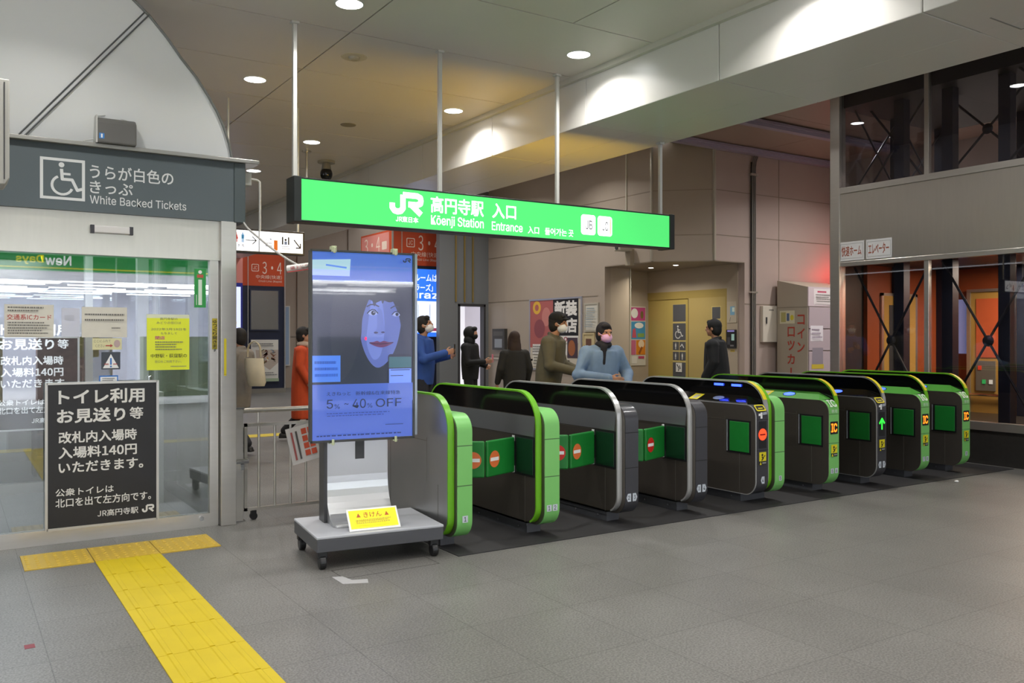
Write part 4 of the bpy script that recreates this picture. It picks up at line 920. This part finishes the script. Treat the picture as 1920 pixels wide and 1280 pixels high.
def flat_on_recess(name, lab, y0, y1, z0, z1, base, items, th=.01, cat='notice', x=12.15):
    o = thing(name, lab, cat, (x, y1, z0)); MB().box(-th, 0, -(y1-y0), 0, 0, z1-z0).build('sheet', base, o); graphic('print', o, side(-th, 0, 0), items, off=.001); return o
flat_on_recess('paper_notice', 'beige notice with a small blue picture, right of the toilet door', 11.17, 11.4, 1.76, 2.15, mat('#bfb4a2', .5), [('r', .08, .19, .14, .30, mat('#7fb0d0', .5)), ('r', .13, .19, .2, .28, mat('#d8e8e0', .5)), ('l', [(.07,.02), (.09,.1)], .01, gy)])
flat_on_recess('intercom_panel', 'black intercom panel with a lit pale screen, right of the toilet door', 11.17, 11.4, 1.29, 1.63, mat('#26262a', .4), [('r', .13, .2, .14, .26, mat('#8fb0a8', .4, emit=.3)), ('r', .03, .2, .30, .33, mat('#7a72b0', .4, emit=.5)), ('r', .03, .1, .06, .2, mat('#4a4a50', .4)), ('r', .1, .19, .03, .06, mat('#77777a', .4))], .03, 'panel')
flat_on_recess('yellow_label', 'tiny yellow label below the black intercom panel', 11.22, 11.32, 1.22, 1.26, mat('#c4a83a', .5), [('r', .01, .09, .015, .025, gy)], .004, 'label')
t = thing('wall_cabinet', 'flat white metal cabinet on the wall left of the coin lockers', 'cabinet', (12.585, 11.0, 1.40))
MB().box(0, .40, -.07, 0, 0, .67).build('case', mat('#d2c9bb', .4), t, .006); MB().box(.075, .10, -.085, -.07, .34, .46).build('handle', DKGREY, t); graphic('nameplate', t, front(.16, -.07, .58), [('r', 0, .13, 0, .03, mat('#8f8a80', .5))])
t = thing('conduit_pipe', 'bundle of dark vertical pipes on the wall left of the coin lockers', 'pipe', (12.37, 10.985, 0))
for x in (-.04, 0, .04): MB().tube([(x,-.03,0), (x,-.03,4.6), (x+.02,-.03,4.72), (x+.06,-.03,4.81)], .012, 10).build('pipe', mat('#8f8a84', .35, .5), t, smooth=True)
MB().box(-.055, .055, -.008, -.001, 0, 4.7).build('backing_strip', mat('#3a3735', .5), t)
MB().box(-.09, .09, -.05, 0, 4.45, 4.49).box(-.09, .09, -.05, 0, 2.3, 2.33).build('strap', STEEL, t)
# coin lockers
t = thing('coin_locker', 'coin locker cabinet with red vertical writing on its beige side', 'lockers', (12.95, 10.91, 0))
MB().prism([(0,0), (-.68,0), (-.68,2.40), (0,2.545)], 'x', 0, 2.3).build('body', mat('#aba08f', .45), t)
LD = mat('#b6a6ac', .4)
for k in range(3):
    for q in range(5):
        if k == 2 and q == 0: pass
        d_ = MB().box(.02+.75*k, .72+.75*k, -.705, -.68, .05+.40*q, .435+.40*q).build('locker_door', LD, t, .004)
        MB().tube([(.66+.75*k,-.705,.24+.4*q), (.66+.75*k,-.73,.24+.4*q)], .02, 10).build('lock', BLACK, d_)
MB().box(0, 2.3, -.70, -.68, 2.05, 2.40).build('top_sign', mat('#d0bfc4', .4), t)
graphic('top_notice', t, front(.0, -.70, 0), [('r', .15, .75, 2.08, 2.37, mat('#e6dcdc', .5)), ('r', .25, .5, 2.30, 2.33, mat('#c0506a', .5))] + lines(.2, .7, 2.12, 2.28, 4, gy))
graphic('door_labels', t, front(0, -.705, 0), [('r', .05, .40, 1.42, 1.70, mat('#e3dde2', .5)), ('r', .1, .4, 1.0, 1.3, mat('#8f8690', .5)), ('r', .08, .42, .92, 1.0, mat('#c9b23a', .5)), ('r', .85, 1.2, 1.1, 1.35, mat('#c9b23a', .5))] + lines(.08, .36, 1.46, 1.66, 3, mat('#9a8a9a', .5)))
f = side(0, 0, 0); RS = mat('#b5402f', .5); it = [('r', .01, .67, 2.03, 2.045, mat('#8f8576', .5)), ('r', .06, .40, 1.74, 1.98, mat('#d3cdb0', .5)), ('r', .09, .2, 1.77, 1.95, mat('#b0a86a', .5)), ('r', .22, .28, 1.79, 1.93, mat('#5a6a8a', .5)), ('e', .34, 1.85, .04, .05, mat('#d8c83a', .5))]
for k, c_ in enumerate('コイン'): it.append(('t', c_, .46, .62, 1.72-.25*k, 1.90-.25*k, RS, .02))
for k, c_ in enumerate('ロッカ'): it.append(('t', c_, .24, .40, 1.50-.25*k, 1.68-.25*k, RS, .02))
it.append(('l', [(.32,.93), (.32,.73)], .03, RS))
graphic('side_notice', t, f, it[:5])
for q in (it[5:8], it[8:]): graphic('lettering', t, f, q)
# red glowing sign on the lockers, behind the lift corner
t = thing('red_lamp_sign', 'red glowing sign standing on the coin lockers behind the lift corner', 'lamp', (14.55, 10.6, 2.57))
MB().box(-.25, .25, -.06, .06, .02, .28).build('lit_case', mat('#ff2a20', .4, emit=4), t); MB().box(-.2, .2, -.05, .05, -.02, .02).build('foot', BLACK, t)

# ------------------------------------------------------------------ glass lift shaft at the right
t = thing('lift_shaft', 'glass and steel lift shaft with dark braces at the right of the gates', 'lift', (10.2, 7.55, 0))
F_ = MB()
YL0 = -4.2   # local: y from -4.2 to 0
NVS = mat('#262a3c', .4, .3)
MB().box(0, 2.5, YL0, .05, 0, .40).build('stone_base', mat('#2f2d2b', .28, noise=.25, nscale=22), t)
MB().box(-.02, .06, YL0, .05, .40, .50).build('sill', STEEL, t, .004)
MB().box(-.015, .05, YL0, .08, 2.49, 3.44).build('steel_band', STEEL_H, t)
MB().box(-.03, .07, YL0, .09, 3.44, 3.52).build('upper_sill', STEEL, t, .004); MB().box(-.025, .06, YL0, .05, 2.45, 2.51).build('lower_lintel', STEEL, t, .004)
MB().box(-.036, .10, -.045, .105, 0, 4.9).build('corner_post', STEEL, t, .004)
for y in (-1.285, -2.53, -3.77):
    MB().box(-.015, .05, y-.03, y+.03, .5, 2.45).build('mullion', STEEL, t, .003); MB().box(-.015, .05, y-.03, y+.03, 3.52, 4.9).build('mullion', STEEL, t, .003)
for (a, b_) in ((-1.255,-.045), (-2.5,-1.315), (-3.74,-2.56), (-4.2,-3.80)):
    MB().box(.015, .025, a, b_, .5, 2.45).build('pane', GLASS_LIFT, t); MB().box(.015, .025, a, b_, 3.52, 4.9).build('pane', GLASS_LIFT, t)
MB().box(.10, 2.5, .03, .04, 3.52, 4.9).build('pane', GLASS_LIFT, t)
MB().box(.06, 2.5, 0, .05, .4, 3.5).build('rear_panel', mat('#3c3732', .4), t)
for (x, y) in ((.35,-.72), (.35,-1.38), (.35,-2.08), (.35,-3.3), (1.2,-.1), (2.3,-.1), (2.3,-1.3), (2.3,-2.4)):
    MB().box(x-.07, x+.07, y-.07, y+.07, .4, 4.85).build('column', NVS, t, .004)
rod = mat('#33353d', .4, .4)
def brace(y0, y1, z0, z1, x):
    ym, zm = (y0+y1)/2, (z0+z1)/2
    m_ = MB()
    for (a, b_) in (((y0,z0),(y1,z1)), ((y0,z1),(y1,z0))): m_.tube([(x,a[0],a[1]), (x,ym,zm), (x,b_[0],b_[1])], .016, 8)
    m_.ell((x,ym,zm), (.03,.07,.07), 12, 8); m_.build('brace', rod, t)
brace(-1.2, -.1, .45, 2.45, .22); brace(-2.5, -1.35, .45, 2.45, .22); brace(-3.7, -2.6, .45, 2.45, .22)
brace(-1.0, -.1, 3.5, 4.7, .5); brace(-2.2, -.9, 3.5, 4.8, .9); brace(-3.5, -2.1, 3.5, 4.8, .22)
def brace2(x0, x1, z0, z1, y):
    m_ = MB().tube([(x0,y,z0), (x1,y,z1)], .014, 8).tube([(x0,y,z1), (x1,y,z0)], .014, 8); m_.build('brace', rod, t)
brace2(.2, 1.2, 3.5, 4.6, -.12); brace2(1.2, 2.3, 3.5, 4.6, -.12)
ORW = mat('#a8522c', .4); GOLD = mat('#c49a4e', .35)
MB().box(2.44, 2.5, YL0, 0, .4, 2.5).build('orange_wall', ORW, t); MB().box(.56, 2.44, -.06, 0, .4, 2.5).build('orange_wall', ORW, t)
MB().box(.06, 2.5, YL0, 0, 2.5, 2.56).build('landing_slab', mat('#2a2a2c', .5), t); MB().box(.06, 2.5, YL0, .03, 4.62, 4.9).build('shaft_roof', mat('#1d1d20', .5), t)
d_ = MB().box(.90, 1.66, -.09, -.06, .4, 2.08).build('lift_door', GOLD, t); MB().box(1.02, 1.12, -.095, -.09, .8, 1.95).build('window', DKGREY, d_); MB().box(1.27, 1.36, -.095, -.09, .6, 1.9).build('window', mat('#6b5836', .4), d_)
MB().box(.85, .90, -.09, -.05, .4, 2.12).box(1.66, 1.71, -.09, -.05, .4, 2.12).box(.85, 1.71, -.09, -.05, 2.08, 2.12).build('lift_door_frame', STEEL, t)
MB().box(2.38, 2.44, -.42, -.17, 1.25, 2.05).build('side_window', mat('#8d93c4', .3, emit=.4), t)
for (y0, y1) in ((-1.2, -.52), (-3.3, -2.3)):
    d_ = MB().box(2.36, 2.44, y0, y1, .4, 2.15).build('lift_door', GOLD, t)
    MB().box(2.35, 2.36, y0+.10, y1-.08, 1.2, 2.05).build('window', mat('#c05a34', .3, emit=.2), d_); MB().box(2.34, 2.36, y1-.36, y1-.08, .72, 1.15).build('button_panel', mat('#77726a', .4), d_)
    MB().tube([(2.31,y0,.66), (2.31,y1,.66)], .02, 10).build('handrail', CHROME, d_)
    for dy, z, c_ in ((.14,1.05,'#d03a2a'), (.20,.85,'#3ab060'), (.30,.85,'#d8d8d0')): MB().box(2.333, 2.34, y1-dy-.025, y1-dy+.025, z-.03, z+.03).build('button', mat(c_, .4, emit=.4), d_)
    MB().box(2.33, 2.44, y0-.05, y0, .4, 2.19).box(2.33, 2.44, y1, y1+.05, .4, 2.19).box(2.33, 2.44, y0, y1, 2.15, 2.19).build('lift_door_frame', STEEL, t)
ll = bpy.data.lights.new('lift_fill_light', 'AREA'); ll.energy = 85; ll.size = .8; ll.color = (1, .82, .6)  # added fill without a fitting, brightens the lift interior
llo = bpy.data.objects.new('lift_fill_light', ll); COL.objects.link(llo); llo.location = (11.9, 5.6, 2.46)
def lift_notice(lab, y1, y0, body):
    o = thing('lift_notice', lab, 'notice', (10.183, y1, 2.525)); w = y1-y0
    MB().box(-.004, 0, -w, 0, 0, .255).build('sheet', mat('#d3d2d0', .5), o)
    graphic('print', o, side(-.004, 0, 0), [('l', [(.02,.03), (w-.02,.03), (w-.02,.225), (.02,.225), (.02,.03)], .004, mat('#8a8a86', .5)), ('t', body, .035, w-.04, .06, .20, mat('#9a4a30', .5), .01)], off=.001)
lift_notice('white sheet with red rapid platform writing on the steel band, nearer the post', 7.515, 7.135, '快速ホーム'); lift_notice('white sheet with red lift writing on the steel band, further from the post', 7.105, 6.73, 'エレベーター')

# ------------------------------------------------------------------ convenience store behind the camera (mirrored in the booth glass)
t = thing('convenience_store', 'bright shop front with green fascia mirrored in the booth glass', 'shop', (0, -5.8, 0))
SGN = mat('#2fae5a', .4, emit=1.1)
MB().box(-6, 7.5, -.3, 0, 2.86, 3.2).build('fascia', SGN, t); MB().box(-6, 7.5, -.02, .02, 2.89, 2.92).build('fascia_stripe', mat('#d8e040', .4, emit=1.2), t)
fr = Fr((2.1, .0, 2.96), (-1,0,0)); graphic('lettering', t, fr, [('t', 'New', 0, .48, 0, .2, mat('#ffffff', .4, emit=1.6), .03), ('t', 'Days', .50, 1.0, 0, .2, mat('#e8e83a', .4, emit=1.4), .03)])
MB().box(-6, 7.5, -10.0, -9.8, 0, 3.0).build('back_wall', mat('#d9dae6', .5), t); MB().box(-6, 7.5, -9.8, -.3, 3.0, 3.1).build('soffit', mat('#e3e4ea', .5), t)
for k in range(5):
    for q in range(5): MB().box(-5+2.4*k+.3*(q%2), -3.1+2.4*k+.3*(q%2), -3.2-1.5*q, -3.15-1.5*q, 2.80, 2.83).build('tube_lamp', mat('#ffffff', .4, emit=8), t)
for k in range(5): MB().box(-5.2+2.3*k, -3.6+2.3*k, -3.4, -2.9, 0, 1.5).build('gondola', mat(['#a8998a', '#7f8fa0', '#b0a078', '#90746a', '#8a9a7a'][k], .5, noise=.5, nscale=9), t)

for k in range(3):  # unseen area lights added in the shop to brighten the hall
    for q in range(2):
        l = bpy.data.lights.new('shop_fill_light', 'AREA'); l.shape = 'RECTANGLE'; l.size = 3.0; l.size_y = 1.2; l.energy = 165; l.color = (.95, .97, 1.0)
        lo = bpy.data.objects.new('shop_fill_light', l); COL.objects.link(lo); lo.parent = t; lo.location = (-3.5+4.2*k, -3.0-3.6*q, 2.78)
MB().box(-6, 7.5, -9.8, -.3, 0, .01).build('shop_floor', mat('#e2e2e4', .4), t)
MB().box(-6.1, -6, -9.8, -.3, 0, 3).box(7.5, 7.6, -9.8, -.3, 0, 3).build('side_wall', mat('#d9dae6', .5), t)

# ------------------------------------------------------------------ people
def solid(mb, name, m, parent, voxel, it=2):
    me = bpy.data.meshes.new(name); me.from_pydata(mb.v, [], mb.f)
    o = bpy.data.objects.new(name, me); COL.objects.link(o)
    r = o.modifiers.new('r', 'REMESH'); r.mode = 'VOXEL'; r.voxel_size = voxel; r.use_smooth_shade = True
    if it: s = o.modifiers.new('s', 'SMOOTH'); s.iterations = it; s.factor = .5
    bpy.context.view_layer.update()
    me2 = bpy.data.meshes.new_from_object(o.evaluated_get(bpy.context.evaluated_depsgraph_get()))
    me2.name = name; me2.materials.clear(); me2.materials.append(m)
    me2.polygons.foreach_set('use_smooth', [True]*len(me2.polygons))
    bpy.data.objects.remove(o); bpy.data.meshes.remove(me)
    q = bpy.data.objects.new(name, me2); COL.objects.link(q); q.parent = parent
    return q
def limb(mb, pts, rs, n=12):
    P = [Vector(p) for p in pts]
    mb.tube(P, rs, n)
    for p, r in zip(P, rs): mb.ell(p, (r,r,r), 10, 7)
def hand(mb, wrist, elbow, palm_in):
    w = Vector(wrist); d = (w-Vector(elbow)).normalized(); n = Vector(palm_in); n = (n-d*n.dot(d)).normalized(); s = d.cross(n)
    R = Matrix((s, n, d)).transposed()
    mb.ell(w+d*.045, (.041,.017,.055), 12, 8, R)
    for k, ln in enumerate((.062,.075,.07,.055)):
        b = w+d*.085+s*(.030-.020*k)
        m1 = b+d*ln*.55+n*ln*.18; e = m1+d*ln*.38+n*ln*.36
        limb(mb, [b, m1, e], [.0088,.008,.007], 8)
    b = w+d*.03+s*.035; m1 = b+d*.035+s*.022+n*.012; limb(mb, [b, m1, m1+d*.03+n*.014], [.0105,.0095,.008], 8)
def person(label, x, y, H, face, skin='#b98a70', hair_c='#17141a', coat='#222222', coat_hem=.80, trousers='#1c1c22', mask=None, hat=None, long_hair=False, hood=False, lean=0.0, yaw=0.0, headtilt=0.0,
           arms=None, legs=None, bulk=1.0, scarf=None, shirt=None, bare_hands=True, flare=0.0, bag=None):
    th = math.atan2(-face[0], face[1])
    t = thing('person', label, 'person', (x, y, 0), th); s = H/1.70
    cl, sl = math.cos(lean), math.sin(lean)
    def up(p):   # lean the upper body forward about the pelvis
        px, py, pz = p; dz = pz-.92
        return Vector((px, py*cl+dz*sl, .92+dz*cl-py*sl))
    S = lambda p: Vector(p)*s
    A = arms or [dict(e=(.24,-.02,1.12), w=(.25,.10,.90)), dict(e=(-.24,-.02,1.12), w=(-.25,.10,.90))]
    Lg = legs or [dict(k=(.10,.02,.48), a=(.10,-.03,.09)), dict(k=(-.10,.02,.48), a=(-.10,-.03,.09))]
    hc = up((0,.02,1.585)); hy, hx = yaw, headtilt
    RH = Matrix.Rotation(-lean*.35, 3, 'X') @ Matrix.Rotation(hy, 3, 'Z') @ Matrix.Rotation(-hx, 3, 'X')
    HD = lambda p: S(hc) + (RH @ Vector(p))*s
    b = MB()
    b.ell(HD((0,-.008,.02)), (.076*s,.095*s,.098*s), 18, 12, RH); b.ell(HD((0,.025,-.045)), (.058*s,.068*s,.068*s), 14, 9, RH); b.ell(HD((0,.06,-.085)), (.026*s,.026*s,.022*s), 10, 7, RH)
    b.ell(HD((0,.097,-.018)), (.013*s,.020*s,.020*s), 10, 7, RH); b.ell(HD((0,.088,.012)), (.009*s,.014*s,.03*s), 8, 6, RH); b.ell(HD((0,.083,-.055)), (.024*s,.012*s,.009*s), 8, 6, RH)
    for q in (-1, 1):
        b.ell(HD((q*.077,-.005,-.005)), (.010*s,.020*s,.032*s), 8, 6, RH); b.ell(HD((q*.03,.074,.03)), (.022*s,.014*s,.010*s), 8, 6, RH)
    limb(b, [S(up((0,-.02,1.36))), S(up((0,-.005,1.44))), HD((0,-.015,-.06))], [.062*s,.052*s,.052*s])
    limb(b, [S((0,0,.90)), S(up((0,0,1.05))), S(up((0,0,1.22))), S(up((0,-.01,1.34)))], [.105*s,.09*s,.10*s,.075*s], 14)
    for q, sd in ((0,1), (1,-1)):
        sh = S(up((sd*.165,-.01,1.36))); e = S(A[q]['e']); w = S(A[q]['w'])
        limb(b, [S(up((sd*.06,-.01,1.36))), sh, e, w], [.06*s,.05*s,.038*s,.026*s]); hand(b, w, e, Vector(A[q].get('n', (-sd,0,0))))
        hp = S((sd*.085,0,.90)); k = S(Lg[q]['k']); a = S(Lg[q]['a'])
        limb(b, [hp, k, a], [.075*s,.05*s,.036*s]); fd = Vector((0,1,0)); limb(b, [a+Vector((0,-.03,-.04)), a+Vector((0,.14,-.055))], [.03,.024])
    solid(b, 'body', mat(skin, .5), t, .0075, 1)
    # eyes
    for q in (-1, 1): MB().ell(HD((q*.031,.083,.012)), (.012*s,.006*s,.006*s), 8, 6, RH).build('eye', mat('#1a1512', .2), t)
    # coat: body plus sleeves
    c = MB(); W_ = bulk; hz = coat_hem
    rings = []
    zs = [hz + (1.40-hz)*k/8 for k in range(9)]
    for z in zs:
        f_ = (z-hz)/(1.40-hz)
        rx = (.155+.03*math.sin(min(1, f_*1.15)*PI*.5)+flare*(1-f_))*W_; ry = (.115+.02*math.sin(f_*PI)+flare*.8*(1-f_))*W_
        if f_ > .9: rx *= .82
        rings.append((z, rx, ry))
    vs = []; fs = []; n = 20
    for z, rx, ry in rings:
        for i in range(n):
            a = 2*PI*i/n; p = (rx*math.cos(a), ry*math.sin(a)-.0, z); p = up(p) if z > .92 else Vector(p); vs.append(p*s)
    for j in range(len(rings)-1):
        for i in range(n): fs.append((j*n+i, j*n+(i+1) % n, (j+1)*n+(i+1) % n, (j+1)*n+i))
    fs += [tuple(range(n-1, -1, -1)), tuple(range((len(rings)-1)*n, len(rings)*n))]
    c.add(vs, fs)
    for q, sd in ((0,1), (1,-1)):
        sh = S(up((sd*.165*W_,-.01,1.345))); e = S(A[q]['e']); w = S(A[q]['w']); wv = e+(w-e)*.97
        limb(c, [S(up((sd*.07,-.01,1.36))), sh, e, wv], [.075*s*W_,.078*s*W_,.062*s*W_,.047*s*W_])
    c.ell(S(up((0,-.01,1.40))), (.095*s,.085*s,.055*s), 14, 8)
    if scarf is None: limb(c, [S(up((-.06,.03,1.42))), S(up((-.07,-.03,1.44))), S(up((0,-.075,1.45))), S(up((.07,-.03,1.44))), S(up((.06,.03,1.42)))], [.025*s]*5, 8)
    solid(c, 'coat', mat(coat, .8, noise=.18, nscale=14, bump=.25), t, .013, 3)
    p = MB()
    if coat_hem > .35:
        p.ell(S((0,0,.90)), (.15*s,.115*s,.12*s), 16, 10)
    for q, sd in ((0,1), (1,-1)):
        hp = S((sd*.082,0,.88)); k = S(Lg[q]['k']); a = S(Lg[q]['a'])
        limb(p, [hp, k, a+Vector((0,0,.02))], [.098*s,.07*s,.058*s])
    solid(p, 'trousers', mat(trousers, .8, noise=.12, nscale=12), t, .014, 2)
    for q in (0, 1):
        a = S(Lg[q]['a']); sh_ = MB(); limb(sh_, [a+Vector((0,-.035,-.048)), a+Vector((0,.06,-.050)), a+Vector((0,.15,-.058))], [.042,.042,.032]); sh_.box(a.x-.043, a.x+.043, a.y-.075, a.y+.18, a.z-.09*s, a.z-.065*s)
        solid(sh_, 'shoe', mat('#1a1818', .5), t, .010, 2)
    hm = MB(); hm.ell(HD((0,-.02,.035)), (.090*s,.104*s,.10*s), 18, 12, RH); hm.ell(HD((0,-.045,-.02)), (.086*s,.075*s,.10*s), 14, 9, RH); hm.ell(HD((.02,.055,.085)), (.06*s,.04*s,.035*s), 10, 7, RH)
    if long_hair:
        hm.ell(HD((0,-.06,-.14)), (.10*s,.06*s,.20*s), 14, 10, RH)
        for q in (-1, 1): hm.ell(HD((q*.08,.0,-.09)), (.028*s,.05*s,.15*s), 10, 8, RH)
    if hood:
        hm = MB(); hm.ell(HD((0,-.025,.02)), (.108*s,.122*s,.125*s), 18, 12, RH); hm.ell(HD((0,-.06,-.11)), (.13*s,.10*s,.11*s), 14, 9, RH); hm.ell(HD((0,.075,.075)), (.075*s,.05*s,.045*s), 12, 8, RH)
    hn = 'hood' if hood else 'hair'
    ho = solid(hm, hn, mat(hair_c, .75), t, .010, 2)
    if hood: MB().ell(HD((0,.052,-.002)), (.060*s,.058*s,.075*s), 14, 9, RH).build('face', mat(skin, .5), t, smooth=True)
    if hat:
        h2 = MB(); h2.ell(HD((0,-.012,.062)), (.096*s,.112*s,.085*s), 18, 10, RH); h2.ell(HD((0,.085,.055)), (.07*s,.055*s,.012*s), 14, 7, RH); solid(h2, 'cap', mat(hat, .8), t, .009, 2)
    if mask:
        m2 = MB(); m2.ell(HD((0,.042,-.052)), (.064*s,.070*s,.060*s), 16, 10, RH)
        for q in (-1, 1): m2.tube([HD((q*.055,.06,-.03)), HD((q*.082,.0,-.0))], .004, 6)
        m2.build('face_mask', mat(mask, .7), t, smooth=True)
    if scarf:
        s2 = MB(); s2.ell(S(up((0,.01,1.45))), (.105*s,.10*s,.055*s), 16, 9); limb(s2, [S(up((.05,.10,1.44))), S(up((.06,.125,1.25)))], [.04*s,.035*s]); solid(s2, 'scarf', mat(scarf, .9, noise=.2, nscale=20), t, .012, 2)
    return t
RGT = (.8396, -.5432); FWD = (.5432, .8396)
def fdir(r, f): return (RGT[0]*r+FWD[0]*f, RGT[1]*r+FWD[1]*f)
walk = lambda a: [dict(k=(.09,.02+.12*a,.49), a=(.09,.10*a-.02,.09)), dict(k=(-.09,.06-.02*a,.48), a=(-.09,-.28*a,.13))]
person('person in black hooded jacket standing before the lit doorway, phone in hand', 7.54, 12.98, 1.66, fdir(.9,-.35), hair_c='#101012', coat='#121214', coat_hem=.78, trousers='#141416', hood=True, mask='#141416', bulk=1.15,
   arms=[dict(e=(.25,.06,1.08), w=(.14,.32,1.10), n=(-1,0,.3)), dict(e=(-.25,.02,1.08), w=(-.10,.27,1.02), n=(1,0,.3))], headtilt=-.2)
person('person with long brown hair in a dark coat, walking away beside the wall panel', 6.90, 10.6, 1.57, fdir(-.35,.95), hair_c='#3a2a22', coat='#26241f', coat_hem=.62, long_hair=True, legs=walk(.8), bulk=1.05)
person('person in black cap, white mask and olive coat leaning forward behind the gates', 6.37, 9.0, 1.80, fdir(.9,-.3), hair_c='#1c1816', coat='#57523f', coat_hem=.72, mask='#e9ecf2', hat='#141315', lean=.16, bulk=1.2, yaw=0, legs=walk(1.0),
   arms=[dict(e=(.27,.10,1.08), w=(.12,.40,1.0), n=(-1,0,0)), dict(e=(-.27,.10,1.08), w=(-.12,.40,.98), n=(1,0,0))])
person('person in pale blue denim jacket and pink mask reaching forward behind the gates', 6.22, 7.78, 1.66, fdir(.45,-.85), hair_c='#15121a', coat='#6d86a6', coat_hem=.78, mask='#d7a9d6', scarf='#1d1c22', lean=.14, bulk=1.25, legs=walk(.8),
   arms=[dict(e=(.34,.08,1.10), w=(.10,.36,1.06), n=(-1,0,0)), dict(e=(-.34,.08,1.10), w=(-.12,.38,1.0), n=(1,0,0))])
person('person in a long black coat walking left past the yellow toilet door', 9.15, 8.78, 1.74, fdir(-.8,.45), hair_c='#0f0f12', coat='#15171b', coat_hem=.45, flare=.03, bulk=1.2, legs=walk(.9), lean=.05)
person('person in a long bright orange coat walking beyond the low barrier', 4.26, 12.13, 1.63, fdir(.95,.15), hair_c='#1b1716', coat='#c2471d', coat_hem=.34, flare=.05, trousers='#1a1a1c', scarf='#b9a696', legs=walk(1.0), bulk=1.08)
person('person in a blue jacket and white mask looking at a phone beside the tall display', 5.50, 10.76, 1.78, fdir(.95,-.2), hair_c='#1a1613', coat='#2a4f9c', coat_hem=.80, trousers='#22242e', mask='#e6e6ea', headtilt=-.25, bulk=1.1,
   arms=[dict(e=(.25,.08,1.14), w=(.10,.33,1.22), n=(-1,0,.2)), dict(e=(-.25,.06,1.12), w=(-.12,.32,1.18), n=(1,0,.2))])
person('person in a grey coat with a white mask, half hidden by the booth post', 3.13, 11.3, 1.60, fdir(-.9,.3), hair_c='#1f1a18', coat='#7d756b', coat_hem=.62, mask='#e8e6e2', legs=walk(.7), bulk=1.1)
def phone(lab, x, y, z, fc, m):
    th = math.atan2(-fc[0], fc[1]); o = thing('smartphone', lab, 'phone', (x, y, z), th)
    MB().box(-.036, .036, -.004, .004, -.07, .07).build('case', m, o, .004); MB().box(-.032, .032, -.006, -.004, -.062, .062).build('screen', mat('#8fa4c8', .2, emit=.3), o); return o
f7 = fdir(.95,-.2); phone('dark phone in the hand of the person in the blue jacket', 5.50+f7[0]*.46, 10.76+f7[1]*.46, 1.33, f7, BLACK)
f1 = fdir(.9,-.35); phone('pink phone in the hand of the person in the black hooded jacket', 7.54+f1[0]*.43, 12.98+f1[1]*.43, 1.13, f1, mat('#d87a8a', .4))
o = thing('tote_bag', 'cream tote bag on the shoulder of the person in grey behind the booth post', 'bag', (3.20, 10.9, 1.08), math.radians(-33))
MB().loft([((.03,0,-.20), .10, .05), ((.03,0,-.15), .12, .075), ((0,0,.05), .125, .07), ((0,0,.15), .12, .03)], 20).build('pouch', mat('#c9bfa8', .8, noise=.1, nscale=10), o, smooth=True)
for q in (-1, 1): MB().tube(smooth_path([(-.08,q*.02,.165), (-.07,q*.02,.30), (0,q*.01,.36), (.07,q*.02,.30), (.08,q*.02,.165)]), .008, 8).build('handle', mat('#b9ae96', .8), o)
